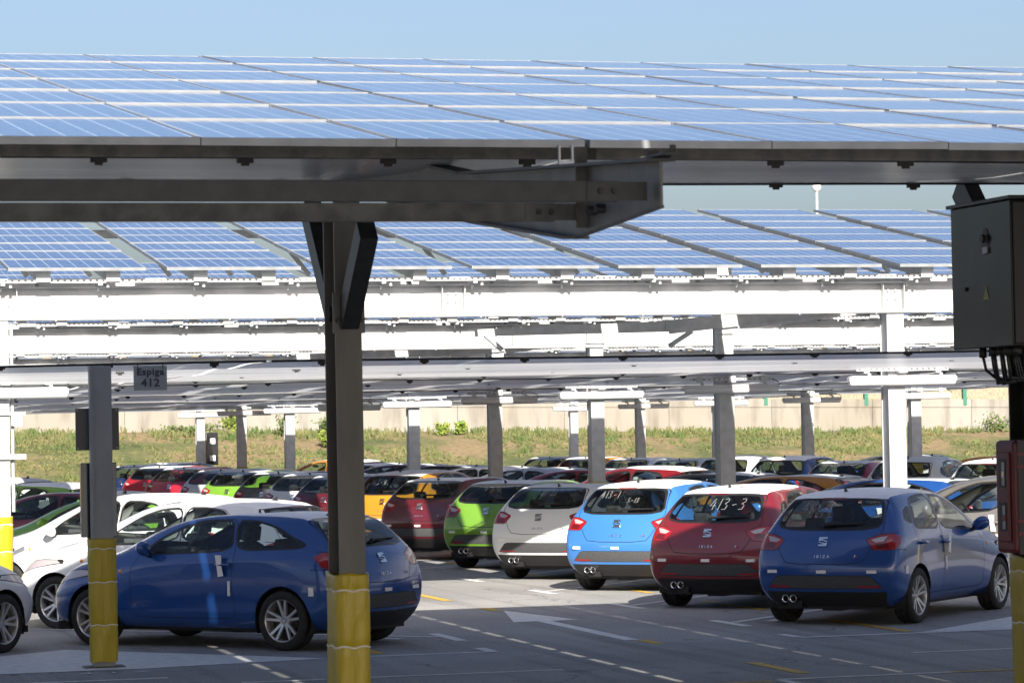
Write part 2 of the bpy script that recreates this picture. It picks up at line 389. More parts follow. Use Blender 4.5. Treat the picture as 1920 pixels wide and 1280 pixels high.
class Cutter:
    def __init__(s, me):
        s.bm = bmesh.new(); s.bm.from_mesh(me); s.L = s.bm.faces.layers.int.new('part')
        s.bm.normal_update()
    def cut(s, poly, view, flt):
        ax, ay = AX[view]; N = len(poly); mg = .06
        for i in range(N):
            a, b = poly[i], poly[(i + 1) % N]
            if math.hypot(b[0] - a[0], b[1] - a[1]) < 1e-4: continue
            x0, x1 = min(a[0], b[0]) - mg, max(a[0], b[0]) + mg; y0, y1 = min(a[1], b[1]) - mg, max(a[1], b[1]) + mg
            co = Vector((0, 0, 0)); co[ax] = a[0]; co[ay] = a[1]
            no = Vector((0, 0, 0)); no[ax] = -(b[1] - a[1]); no[ay] = b[0] - a[0]
            fs = []
            for f in s.bm.faces:
                c = f.calc_center_median()
                if x0 < c[ax] < x1 and y0 < c[ay] < y1 and flt(c, f.normal): fs.append(f)
            if not fs: continue
            g = set(fs)
            for f in fs: g.update(f.edges); g.update(f.verts)
            bmesh.ops.bisect_plane(s.bm, geom=list(g), dist=1e-5, plane_co=co, plane_no=no.normalized())
        s.bm.normal_update()
    def mark(s, poly, view, flt, pid, only=None):
        ax, ay = AX[view]
        for f in s.bm.faces:
            if only is not None and f[s.L] not in only: continue
            c = f.calc_center_median()
            if flt(c, f.normal) and inside(poly, c[ax], c[ay]): f[s.L] = pid
    def region(s, poly, view, flt, pid, band=0., band_id=0, only=None):
        if band:
            out = offset(poly, band); s.cut(out, view, flt); s.mark(out, view, flt, band_id, only)
            s.cut(poly, view, flt); s.mark(poly, view, flt, pid, (set(only) | {band_id}) if only is not None else None)
        else:
            s.cut(poly, view, flt); s.mark(poly, view, flt, pid, only)
    def take(s, pid, name):
        b2 = s.bm.copy(); L = b2.faces.layers.int['part']
        bmesh.ops.delete(b2, geom=[f for f in b2.faces if f[L] != pid], context='FACES')
        me = bpy.data.meshes.new(name); b2.to_mesh(me); n = len(b2.faces); b2.free()
        return me if n else None

FIVE = dict(
    win=[('front_window', [(2.57, .965), (2.36, 1.12), (2.10, 1.262), (1.86, 1.335), (1.56, 1.352), (1.525, 1.012)]),
         ('rear_side_window', [(1.455, 1.016), (1.485, 1.352), (1.25, 1.352), (1.00, 1.318), (.90, 1.24), (.80, 1.06), (.86, 1.035)]),
         ('quarter_window', [(.755, 1.09), (.845, 1.25), (.71, 1.215), (.62, 1.13)])],
    door=[('front_door', [(2.60, .95), (2.70, .80), (2.66, .36), (2.58, .315), (1.50, .315), (1.47, .34), (1.50, .75), (1.49, 1.02), (1.525, 1.375), (1.86, 1.36), (2.12, 1.283), (2.38, 1.14)]),
          ('rear_door', [(1.475, .34), (1.44, .315), (1.10, .315), (1.05, .36), (.98, .55), (.80, .75), (.75, 1.03), (.86, 1.25), (.98, 1.34), (1.25, 1.375), (1.51, 1.375), (1.475, 1.02), (1.485, .75)])],
    handle=[(1.66, .845), (.98, .865)])
THREE = dict(
    win=[('front_window', [(2.57, .965), (2.36, 1.118), (2.10, 1.255), (1.86, 1.325), (1.47, 1.338), (1.385, 1.012)]),
         ('rear_quarter_window', [(1.31, 1.016), (1.40, 1.338), (1.15, 1.325), (.90, 1.255), (.66, 1.13), (.50, 1.06), (.56, 1.04)])],
    door=[('front_door', [(2.60, .95), (2.70, .80), (2.66, .36), (2.58, .315), (1.42, .315), (1.33, .38), (1.38, .70), (1.345, 1.02), (1.435, 1.362), (1.86, 1.35), (2.12, 1.276), (2.38, 1.138)])],
    handle=[(1.58, .855)])
RA, FA, TR = .74, 3.209, .303          # axles and tyre radius

def wheel_meshes():
    t = MB()
    prof = [(-.098, .215), (-.105, .225), (-.108, .262), (-.098, .287), (-.085, .298), (-.04, TR), (-.036, TR - .008), (-.028, TR - .008), (-.024, TR), (.0, TR + .001), (.024, TR), (.028, TR - .008), (.036, TR - .008), (.04, TR), (.085, .298), (.098, .287), (.108, .262), (.105, .225), (.098, .215)]
    t.lathe(prof, 'X', 40)
    r = MB()
    r.lathe([(.060, .020), (.066, .016), (.066, .0)], 'X', 12)
    r.lathe([(-.095, .205), (.06, .200), (.088, .206), (.100, .218), (.094, .223), (.080, .222)], 'X', 40)
    r.lathe([(.035, .0), (.052, .03), (.050, .055), (.03, .062), (.0, .062)], 'X', 20)
    for k in range(10):
        a = 2 * math.pi * (k + (.16 if k % 2 else -.16)) / 10
        c, s_ = math.cos(a), math.sin(a)
        for sg in (1,):
            p0 = (.044, .042 * c, .042 * s_); p1 = (.080, .207 * c, .207 * s_)
            r.bar(p0, p1, .030, .030, upv=(1, 0, 0), w2=.024, h2=.028)
    for k in range(5):
        a = 2 * math.pi * (k + .5) / 5
        r.lathe([(.04, .009), (.058, .009), (.058, 0)], 'X', 6, (0, .045 * math.cos(a), .045 * math.sin(a)))
    d = MB()
    d.lathe([(-.09, .0), (-.09, .20), (-.02, .20), (-.02, .15), (.015, .145), (.015, .0)], 'X', 24)
    return t.mesh("tyre"), r.mesh("rim"), d.mesh("brake_hub")
WT, WR, WD = wheel_meshes()

STROKES = {'4': [[(.5, 1), (0, .35), (.7, .4)], [(.55, .75), (.45, 0)]], '1': [[(.25, 1), (.15, 0)]],
           '3': [[(.05, .95), (.5, 1), (.55, .75), (.2, .55), (.55, .4), (.45, .05), (0, .05)]],
           '2': [[(0, .8), (.3, 1), (.55, .75), (.05, .05), (.65, .1)]], '-': [[(.1, .42), (.6, .5)]],
           '5': [[(.6, 1), (.15, .95), (.1, .6), (.5, .5), (.45, .1), (0, .05)]], '0': [[(.3, 1), (0, .5), (.3, 0), (.6, .5), (.3, 1)]]}
def handwriting(text, h, surf, x0, z0):
    """marker strokes that lie on the rear glass; surf(x, z) gives the point on it"""
    mb = MB(); x = x0
    for ch in text:
        for st in STROKES[ch]:
            pts = []
            for a, b in st:
                p = surf(x + a * h * .8 + b * h * .18, z0 + b * h)
                if p: pts.append(p)
            if len(pts) > 1:
                fine = []
                for q in range(len(pts) - 1):
                    for t in (0, .5): fine.append(pts[q].lerp(pts[q + 1], t))
                mb.tube(fine + [pts[-1]], .0016, 4)
        x += h * .82 * (1 if ch != '1' else .55)
    return mb

PROTO = mat("car_paint_slot", (.5, .5, .5), .3)
SURF = {}
def make_car(kind, spec, low):
    c = Cutter(car_shell(low)); root = bpy.data.objects.new("parked_car", None); C.objects.link(root)
    right = lambda p, n: p.x > .3 and n.x > .25
    left = lambda p, n: p.x < -.3 and n.x < -.25
    rear = lambda p, n: p.y < .75 and n.y < -.12
    ids = {}; nid = [10]
    def new(name, mats, pname=None):
        nid[0] += 1; ids[nid[0]] = (name, mats); return nid[0]
    BODY, TRIM, SEAM = 0, 1, 2
    zs = lambda p: [(a, z if z < 1.045 else 1.045 + (z - 1.045) * (1 - low / .32)) for a, z in p]      # the lower roof of the three door car
    # wheel arches
    for flt in (right, left):
        for ya in (RA, FA):
            circ = [(ya + .348 * math.cos(t * math.pi / 16), .305 + .345 * math.sin(t * math.pi / 16)) for t in range(32)]
            wide = lambda p, n, s=(1 if flt is right else -1): p.x * s > .45
            c.cut(circ, 'side', wide); c.mark(circ, 'side', wide, 99)
    bmesh.ops.delete(c.bm, geom=[f for f in c.bm.faces if f[c.L] == 99], context='FACES')
    # tailgate, then everything on the rear face
    gate = [(-.42, .668), (.42, .668), (.49, .75), (.535, .83), (.62, .99), (.635, 1.03), (.585, 1.30), (.53, 1.352), (-.53, 1.352), (-.585, 1.30), (-.635, 1.03), (-.62, .99), (-.535, .83), (-.49, .75)]
    TG = new('tailgate', [PROTO])
    c.region(chaikin(zs(gate), 1), 'end', rear, TG, .008, SEAM)
    RG = new('rear_window', [M['glass_rear']])
    rg = chaikin(zs([(-.595, 1.045), (.595, 1.045), (.555, 1.27), (.50, 1.338), (-.50, 1.338), (-.555, 1.27)]), 2, .15)
    c.region(rg, 'end', rear, RG, .026, TRIM)
    low_r = lambda p, n: p.y < .46 and n.y < .3
    for sg in (1, -1):
        tl = [(sg * x, z) for x, z in [(.475, .925), (.62, .978), (.96, 1.005), (.96, .822), (.575, .812)]]
        f1 = lambda p, n, sg=sg: p.y < .36 and p.x * sg > .3 and n.y < .25
        T1 = new('tail_light', [M['redlens']])
        c.region(chaikin(tl, 1, .1), 'end', f1, T1, .006, SEAM)
        tip = chaikin([(-.2, .79), (-.2, 1.03), (.17, 1.03), (.37, .945), (.23, .825)], 1, .1)
        c.cut(tip, 'side', f1)
        for f in c.bm.faces:
            if f[c.L] == T1:
                q = f.calc_center_median()
                if not inside(tip, q.y, q.z): f[c.L] = 0
        T2 = new('clear_tail_lens', [M['clearlens']])
        c.region([(sg * x, z) for x, z in [(.53, .925), (.63, .955), (.70, .962), (.665, .908), (.585, .898)]], 'end', f1, T2)
        T3 = new('dark_tail_lens', [M['darkredlens']])
        c.region([(sg * x, z) for x, z in [(.585, .885), (.705, .897), (.735, .84), (.60, .828)]], 'end', f1, T3)
        ids[T2] += (T1,); ids[T3] += (T1,)
    INS = new('bumper_insert', [M['insert']])
    c.region(chaikin([(-.67, .405), (.67, .405), (.555, .525), (.50, .54), (-.50, .54), (-.555, .525)], 1, .08), 'end', rear, INS, .006, SEAM)
    for sg in (1, -1):
        RF = new('rear_reflector', [M['redlens']])
        c.region([(sg * x, z) for x, z in [(.40, .412), (.655, .412), (.635, .436), (.40, .432)]], 'end', rear, RF)
    DIF = new('diffuser', [M['black']])
    c.region([(-.71, .368), (.71, .368), (.64, .18), (-.64, .18)], 'end', lambda p, n: p.y < .6 and abs(p.x) < .8 and n.y < .5, DIF)
    # sides: doors, then windows
    for sg, flt in ((1, right), (-1, left)):
        for nm, poly in spec['door']:
            D = new(nm, [PROTO]); c.region(chaikin(zs(poly), 1, .12), 'side', flt, D, .0065, SEAM, only={0, 2} | {k for k in ids if k > 10 and ids[k][0].endswith('door')})
        for nm, poly in spec['win']:
            W_ = new(nm, [M['glass_side']]); c.region(chaikin(zs(poly), 2, .14), 'side', flt, W_, .022, TRIM)
    # windscreen, roof film, front end
    WS = new('windscreen', [M['glass_side']])
    c.region(chaikin([(-.60, 2.90), (-.30, 2.99), (.30, 2.99), (.60, 2.90), (.555, 2.24), (.44, 2.13), (-.44, 2.13), (-.555, 2.24)], 1), 'plan', lambda p, n: 1.9 < p.y < 3.1 and n.z > .3 and p.z > .9, WS, .03, TRIM)
    FI = new('roof_film', [M['film']])
    c.region([(-.54, .43), (.54, .43), (.565, .80), (.57, 1.30), (.55, 1.52), (.43, 1.74), (.0, 1.79), (-.43, 1.74), (-.55, 1.52), (-.57, 1.30), (-.565, .80)], 'plan', lambda p, n: p.y < 2 and n.z > .55 and p.z > 1.2, FI, only={0})
    BL = new('brake_light', [M['darkredlens']])
    c.region([(-.13, 1.350 - low), (.13, 1.350 - low), (.13, 1.368 - low), (-.13, 1.368 - low)], 'end', lambda p, n: p.y < .6 and n.y < .3 and p.z > 1.25, BL)
    front = lambda p, n: p.y > 3.0 and n.y > .05 and p.z > .2
    for sg in (1, -1):
        HL = new('headlight', [M['clearlens']])
        c.region(chaikin([(sg * x, z) for x, z in [(.40, .64), (.62, .745), (.80, .80), (.83, .74), (.72, .63), (.48, .575)]], 1), 'end', lambda p, n, sg=sg: front(p, n) and p.x * sg > .2 and n.z < .85, HL, .008, SEAM)
    GR = new('grille', [M['black']]); c.region([(-.36, .52), (.36, .52), (.33, .61), (-.33, .61)], 'end', front, GR)
    AI = new('air_intake', [M['black']]); c.region([(-.60, .27), (.60, .27), (.52, .42), (-.52, .42)], 'end', front, AI)
    bonnet = chaikin([(-.66, 2.98), (.66, 2.98), (.62, 3.45), (.40, 3.80), (-.40, 3.80), (-.62, 3.45)], 1)
    BO = new('bonnet', [PROTO]); c.region(bonnet, 'plan', lambda p, n: p.y > 2.8 and n.z > .5 and p.z > .6, BO, .007, SEAM, only={0})
    # the surface, for placing things on it
    bv = BVHTree.FromBMesh(c.bm)
    def on_rear(x, z, lift=.003):
        h = bv.ray_cast(Vector((x, -1, z)), Vector((0, 1, 0)))
        return (h[0] + h[1] * (lift if h[1].y < 0 else -lift)) if h[0] else None
    SURF[kind] = on_rear
    def on_side(sg, y, z):
        h = bv.ray_cast(Vector((sg * 2, y, z)), Vector((-sg, 0, 0))); return h[0], (h[1] if h[1].x * sg > 0 else -h[1])
    # meshes out of the shell
    body = link('body', c.take(0, 'body'), [PROTO], root, True)
    for pid, nm in ((TRIM, 'window_trim'), (SEAM, 'panel_gap')):
        me = c.take(pid, nm)
        if me: link(nm, me, [M['trim'] if pid == TRIM else M['seam']], body, True)
    objs = {}
    for pid, rec in ids.items():
        me = c.take(pid, rec[0])
        if not me: continue
        par = objs.get(rec[2]) if len(rec) > 2 else root
        objs[pid] = link(rec[0], me, rec[1], par or root, True)
    c.bm.free()
    gate_o = objs[TG]; glass_o = objs[RG]
    # emblem, lettering and wiper on the tailgate
    def put(me, name, mats, x, z, par, tilt=None, lift=.004):
        p = on_rear(x, z, lift); q = on_rear(x, z + .04, lift)
        o = link(name, me, mats, par)
        a = math.atan2(q.y - p.y, q.z - p.z)
        o.location = p; o.rotation_euler = (math.pi / 2 - a, 0, 0); return o
    em = MB(); w_, h_ = .052, .055
    em.prism(chaikin([(-w_, .004), (-w_, h_), (w_ * .9, h_), (w_, h_ - .02), (-w_ * .25, .028), (w_, .006), (w_, -.008), (-.2 * w_, .012)], 1, .12), 0, .008, 'XY')
    em.prism(chaikin([(w_, -.012), (w_, -h_), (-w_ * .9, -h_), (-w_, -h_ + .02), (w_ * .25, -.03), (-w_, -.008), (-w_, .0), (.2 * w_, -.018)], 1, .12), 0, .008, 'XY')
    put(em.mesh('emblem'), 'emblem', [M['chrome']], 0, .903, gate_o)
    put(text_mesh("IBIZA", .046, .003, 1.75), 'lettering', [M['chrome']], 0, .745, gate_o)
    put(text_mesh("F", .042, .003), 'trim_badge', [M['chrome']], .375, .745, gate_o)
    put(text_mesh("R", .042, .003), 'trim_badge', [M['redlens']], .405, .742, gate_o)
    wi = MB(); a = on_rear(-.02, 1.065, .03); b_ = on_rear(.10, 1.075, .022); e_ = on_rear(.46, 1.085, .012)
    wi.tube([on_rear(-.02, 1.06, .0), a], .022, 8); wi.tube([a, b_], [.020, .014], 6); wi.tube([b_, e_], [.015, .007], 6)
    wi.build('rear_wiper', M['black'], glass_o)
    an = MB(); an.prism([(.0, 0), (.10, 0), (.085, .01), (.012, .055), (.0, .05)], -.008, .008, 'YZ')
    o = an.build('antenna_fin', M['black'], root, False, .004)
    h = bv.ray_cast(Vector((0, .70, 3)), Vector((0, 0, -1))); o.location = h[0] - Vector((0, 0, .004))
    ex = MB()
    for x in (-.45, -.36): ex.lathe([(.30, .030), (.02, .037), (.0, .041), (-.004, .038), (.03, .033), (.12, .03)], 'Y', 18, (x, .06, .292))
    ex.build('exhaust', M['chrome'], root, True)
    ed = MB()
    for x in (-.45, -.36): ed.lathe([(.10, .0), (.10, .032)], 'Y', 14, (x, .06, .292))
    ed.build('exhaust_bore', M['seam'], root)
    un = MB(); un.box(-.62, .62, .25, 3.85, .17, .24); un.box(-.45, -.28, .12, .55, .20, .27); un.tube([(-.62, RA, .27), (.62, RA, .27)], .04, 8); un.box(-.12, .1, .3, 2.8, .15, .18)
    un.build('underbody', M['black'], root)
    # foam pads stuck on as the car left the factory
    for x, z in ((-.60, .585), (0.0, .585), (.56, .585)):
        p = on_rear(x, z, .008)
        if p: MB().box(-.055, .055, -.006, .03, -.017, .017).build('foam_pad', M['pad'], root).location = (p.x, p.y, z)
    def pad_side(sg, y, z, ly, lz, th=.010):
        p, nrm = on_side(sg, y, z)
        u_ = Vector((0, 1, 0)) - nrm * nrm.y; u_.normalize(); v_ = nrm.cross(u_)
        vs = []
        for t in (0, th):
            for a_, b2 in ((-1, -1), (1, -1), (1, 1), (-1, 1)): vs.append(p + nrm * t + u_ * a_ * ly / 2 + v_ * b2 * lz / 2)
        pads = MB(); pads.add(vs, [(0, 3, 2, 1), (4, 5, 6, 7), (0, 1, 5, 4), (1, 2, 6, 5), (2, 3, 7, 6), (3, 0, 4, 7)]); pads.build('foam_pad', M['pad'], root)
    dy = 1.40 if kind == 'three' else 1.53
    for sg in (1, -1):
        pad_side(sg, dy, .62, .028, .15); pad_side(sg, .36, .60, .06, .09)
    for sg in (1, -1):
        for ny, nz in spec['handle']:
            hb = MB(); p, nrm = on_side(sg, ny, nz); q, _ = on_side(sg, ny - .19, nz + .004)
            hb.tube([p - nrm * .01, p + nrm * .03 - Vector((0, .02, 0)), q + nrm * .034, q - nrm * .01], [.014, .016, .016, .013], 8)
            dn = [ob for ob in objs.values() if ob.name.split('.')[0].endswith('door') and ((ob.data.vertices[0].co.x > 0) == (sg > 0)) and abs(sum(v.co.y for v in ob.data.vertices) / len(ob.data.vertices) - ny) < .75]
            hb.build('door_handle', PROTO, dn[0] if dn else root, True)
        p, nrm = on_side(sg, spec['handle'][0][0] - .08, spec['handle'][0][1])
        tg = MB(); k = nrm * .045
        tg.add([p + k + Vector((0, .05, .10)), p + k + Vector((0, -.03, .10)), p + k + Vector((0, -.03, -.01)), p + k + Vector((0, .03, -.01)), p + k + Vector((0, -.055, -.11)), p + k + Vector((0, .015, -.12))], [(0, 1, 2, 3), (3, 2, 4, 5)])
        t_ = tg.build('paper_tag', M['pad'], root); so = t_.modifiers.new('thick', 'SOLIDIFY'); so.thickness = .002
        # mirror
        mb = MB(); ball = []
        nu, nv = 14, 9; vs = []
        for iv in range(nv + 1):
            ph = math.pi * iv / nv
            for iu in range(nu):
                t = 2 * math.pi * iu / nu
                X, Y, Z = math.sin(ph) * math.cos(t), math.sin(ph) * math.sin(t), math.cos(ph)
                Y = Y * .085 if Y > 0 else Y * .035
                vs.append((sg * (.905 + X * .105 * (1 - .1 * Z)), 2.44 + Y, 1.02 + Z * .078 + X * .02))
        fs = [(iv * nu + iu, iv * nu + (iu + 1) % nu, (iv + 1) * nu + (iu + 1) % nu, (iv + 1) * nu + iu) for iv in range(nv) for iu in range(nu)]
        mb.add(vs, fs); mo = mb.build('wing_mirror', PROTO, root, True)
        sk = MB(); sk.bar((sg * .76, 2.47, .935), (sg * .86, 2.45, .975), .06, .035); sk.build('mirror_stalk', M['black'], mo)
        # wheel arch liner and wheels
        for ya in (RA, FA):
            al = MB(); n_ = 20; vs = []
            for i in range(n_ + 1):
                t = math.pi * (i / n_ * 1.25 - .125)
                for x in (.815, .42): vs.append((sg * x, ya + .352 * math.cos(t), .305 + .35 * math.sin(t)))
            al.add(vs, [(2 * i, 2 * i + 1, 2 * i + 3, 2 * i + 2) for i in range(n_)]); al.build('wheel_arch', M['rimdark'], body)
            wo_ = link('wheel', WD, [M['rimdark']], root); wo_.location = (sg * .735, ya, TR)
            if sg < 0: wo_.rotation_euler.z = math.pi
            wo_.rotation_euler.x = ya * .9
            link('tyre', WT, [M['rubber']], wo_, True); link('rim', WR, [M['alloy']], wo_, False)
        si = MB(); p, nrm = on_side(sg, 2.83, .78); si.lathe([(0, .022), (.008, .02), (.012, 0)], 'X', 12); s2 = si.build('side_repeater', M['orange_lens'], root, True); s2.location = p
        if sg < 0: s2.rotation_euler.z = math.pi
    # inside: seats, dashboard, steering wheel
    for x in (-.36, .36):
        s_ = MB()
        s_.bar((x, 1.72, .48), (x, 2.12, .52), .48, .16); s_.bar((x, 1.74, .50), (x, 1.50, 1.06), .46, .13, upv=(0, 1, .3), w2=.38)
        s_.bar((x, 1.485, 1.09), (x, 1.45, 1.24), .25, .09, upv=(0, 1, .3), w2=.22); s_.tube([(x, 1.50, 1.04), (x, 1.48, 1.10)], .03, 6)
        s_.build('front_seat', M['seat'], root, False, .045)
    s_ = MB(); s_.bar((0, .98, .50), (0, 1.35, .54), 1.2, .15); s_.bar((0, 1.0, .52), (0, .76, 1.00), 1.2, .14, upv=(0, 1, .3))
    for x in (-.38, .38): s_.bar((x, .76, 1.00), (x, .73, 1.14), .24, .09, upv=(0, 1, .3))
    s_.build('rear_seat', M['seat'], root, False, .045)
    d_ = MB(); d_.prism([(2.30, .60), (2.30, .86), (2.38, .93), (2.70, .95), (2.95, .92), (2.95, .5), (2.4, .45)], -.70, .70, 'YZ'); d_.bar((-.36, 2.28, .965), (-.36, 2.46, .99), .36, .07)
    d_.build('dashboard', M['seat'], root, False, .02)
    sw = MB(); ctr = Vector((-.36, 2.13, .92)); ax_ = Vector((0, -.9, .44)).normalized(); e1 = Vector((1, 0, 0)); e2 = ax_.cross(e1)
    sw.tube([ctr + (e1 * math.cos(t) + e2 * math.sin(t)) * .18 for t in [2 * math.pi * i / 24 for i in range(24)]], .016, 7, closed=True)
    for t in (0, math.pi, 1.5 * math.pi): sw.bar(ctr, ctr + (e1 * math.cos(t) + e2 * math.sin(t)) * .175, .035, .02, upv=ax_)
    sw.bar(ctr + ax_ * .01, ctr - ax_ * .2, .10, .10, upv=(1, 0, 0)); sw.build('steering_wheel', M['black'], root, True)
    rm = MB(); rm.box(-.12, .12, 2.28, 2.31, 1.235, 1.30); rm.build('rear_view_mirror', M['black'], root, False, .01)
    fl = MB(); fl.box(-.70, .70, .35, 2.95, .24, .42); fl.box(-.66, .66, .22, .72, .42, .80); fl.build('cabin_floor', M['seat'], root)
    return root
# ------------------------------------------------------------------ ground, grass bank, wall, fence
def gmat_asphalt():
    m = mat("asphalt", (.06, .06, .06), .85)
    n, l, b = nodes(m)
    tc = n.new("ShaderNodeTexCoord")
    a = n.new("ShaderNodeTexNoise"); a.inputs["Scale"].default_value = 45; a.inputs["Detail"].default_value = 6
    c = n.new("ShaderNodeTexNoise"); c.inputs["Scale"].default_value = .35; c.inputs["Detail"].default_value = 6
    r1 = n.new("ShaderNodeValToRGB"); r1.color_ramp.elements[0].color = (.23, .23, .23, 1); r1.color_ramp.elements[1].color = (.41, .405, .395, 1)
    r1.color_ramp.elements[0].position = .36; r1.color_ramp.elements[1].position = .66
    r2 = n.new("ShaderNodeValToRGB"); r2.color_ramp.elements[0].color = (.72, .72, .73, 1); r2.color_ramp.elements[1].color = (1.12, 1.1, 1.08, 1)
    r2.color_ramp.elements[0].position = .3; r2.color_ramp.elements[1].position = .7
    mu = n.new("ShaderNodeMix"); mu.data_type = 'RGBA'; mu.blend_type = 'MULTIPLY'; mu.inputs[0].default_value = 1
    l.new(tc.outputs['Object'], a.inputs['Vector']); l.new(tc.outputs['Object'], c.inputs['Vector'])
    l.new(a.outputs[0], r1.inputs[0]); l.new(c.outputs[0], r2.inputs[0]); l.new(r1.outputs[0], mu.inputs[6]); l.new(r2.outputs[0], mu.inputs[7])
    vo = n.new("ShaderNodeTexVoronoi"); vo.feature = 'DISTANCE_TO_EDGE'; vo.inputs["Scale"].default_value = .16
    wn = n.new("ShaderNodeTexNoise"); wn.inputs["Scale"].default_value = .6; wn.inputs["Detail"].default_value = 6
    ad = n.new("ShaderNodeMix"); ad.data_type = 'RGBA'; ad.blend_type = 'ADD'; ad.inputs[0].default_value = 2.5; l.new(tc.outputs['Object'], wn.inputs['Vector']); l.new(tc.outputs['Object'], ad.inputs[6]); l.new(wn.outputs['Color'], ad.inputs[7]); ad.clamp_factor = False
    l.new(ad.outputs[2], vo.inputs['Vector'])
    ck = n.new("ShaderNodeMapRange"); ck.inputs["From Max"].default_value = .0035; ck.inputs["To Min"].default_value = .45; l.new(vo.outputs['Distance'], ck.inputs['Value'])
    st = n.new("ShaderNodeTexNoise"); st.inputs["Scale"].default_value = 1.4; st.inputs["Detail"].default_value = 3; l.new(tc.outputs['Object'], st.inputs['Vector'])
    sr = n.new("ShaderNodeMapRange"); sr.inputs["From Min"].default_value = .64; sr.inputs["From Max"].default_value = .72; sr.inputs["To Min"].default_value = 1; sr.inputs["To Max"].default_value = .62; l.new(st.outputs[0], sr.inputs['Value'])
    tm_ = n.new("ShaderNodeTexNoise"); tm_.inputs['Scale'].default_value = 1; tm_.inputs['Detail'].default_value = 4; tp = n.new('ShaderNodeMapping'); tp.inputs['Scale'].default_value = (3.2, .12, 1); l.new(tc.outputs['Object'], tp.inputs[0]); l.new(tp.outputs[0], tm_.inputs['Vector'])
    tr_ = n.new('ShaderNodeMapRange'); tr_.inputs['From Min'].default_value = .52; tr_.inputs['From Max'].default_value = .70; tr_.inputs['To Min'].default_value = 1; tr_.inputs['To Max'].default_value = .70; l.new(tm_.outputs[0], tr_.inputs['Value'])
    m0 = n.new('ShaderNodeMath'); m0.operation = 'MULTIPLY'; l.new(sr.outputs[0], m0.inputs[0]); l.new(tr_.outputs[0], m0.inputs[1]); sr = m0
    mm = n.new("ShaderNodeMath"); mm.operation = 'MULTIPLY'; l.new(ck.outputs[0], mm.inputs[0]); l.new(sr.outputs[0], mm.inputs[1])
    mu2 = n.new("ShaderNodeMix"); mu2.data_type = 'RGBA'; mu2.blend_type = 'MULTIPLY'; mu2.inputs[0].default_value = 1; l.new(mu.outputs[2], mu2.inputs[6]); l.new(mm.outputs[0], mu2.inputs[7]); mu = mu2
    bp = n.new("ShaderNodeBump"); bp.inputs["Strength"].default_value = .5; bp.inputs["Distance"].default_value = .006
    l.new(a.outputs[0], bp.inputs["Height"]); l.new(bp.outputs[0], b.inputs["Normal"]); l.new(mu.outputs[2], b.inputs["Base Color"])
    return m
M['asphalt'] = gmat_asphalt()
g = MB(); g.add([(-1200, -400, 0), (1500, -400, 0), (1500, 2500, 0), (-1200, 2500, 0)], [(0, 1, 2, 3)])
tag(g.build('asphalt_ground', M['asphalt']), kind='structure')

WV = 108.0                                      # the wall stands along this line
def wall_base(u): return 2.32 - .0166 * (u - 11.7)
def bank_z(u, v):
    t = min(1, max(0, (v - 95.5) / (WV - .3 - 95.5))); t = t * t * (3 - 2 * t) * .55 + t * .45
    z = wall_base(u) * t
    return z + .10 * noise.noise(Vector((u * .35, v * .35, 0))) * min(1, t * 4) * min(1, (1.05 - t) * 6) + .03 * noise.noise(Vector((u * 1.7, v * 1.7, 3))) * (t > 0)
M['grass_soil'] = mat("dry_grass_and_soil", (.2, .2, .1), .9)
n, l, b = nodes(M['grass_soil'])
tc = n.new("ShaderNodeTexCoord"); t1 = n.new("ShaderNodeTexNoise"); t1.inputs["Scale"].default_value = .28; t1.inputs["Detail"].default_value = 8; t1.inputs["Roughness"].default_value = .62
t2 = n.new("ShaderNodeTexNoise"); t2.inputs["Scale"].default_value = 6; t2.inputs["Detail"].default_value = 6
r1 = n.new("ShaderNodeValToRGB"); e = r1.color_ramp.elements
e[0].position = .37; e[0].color = (.06, .08, .02, 1); e[1].position = .55; e[1].color = (.20, .145, .075, 1)
k = e.new(.47); k.color = (.12, .115, .042, 1)
mu = n.new("ShaderNodeMix"); mu.data_type = 'RGBA'; mu.blend_type = 'MULTIPLY'; mu.inputs[0].default_value = .8
r2 = n.new("ShaderNodeValToRGB"); r2.color_ramp.elements[0].color = (.5, .55, .5, 1); r2.color_ramp.elements[0].position = .35; r2.color_ramp.elements[1].position = .65
for t in (t1, t2): l.new(tc.outputs['Object'], t.inputs['Vector'])
l.new(t1.outputs[0], r1.inputs[0]); l.new(t2.outputs[0], r2.inputs[0]); l.new(r1.outputs[0], mu.inputs[6]); l.new(r2.outputs[0], mu.inputs[7]); l.new(mu.outputs[2], b.inputs["Base Color"])
vs = []; fs = []; us = [-14 + .6 * i for i in range(136)]; vv = [95 + .5 * j for j in range(27)]
for u in us:
    for v in vv: vs.append((u, v, bank_z(u, v)))
nj = len(vv)
for i in range(len(us) - 1):
    for j in range(nj - 1): fs.append((i * nj + j, (i + 1) * nj + j, (i + 1) * nj + j + 1, i * nj + j + 1))
g = MB(); g.add(vs, fs); tag(g.build('grass_bank', M['grass_soil'], None, True), kind='structure')
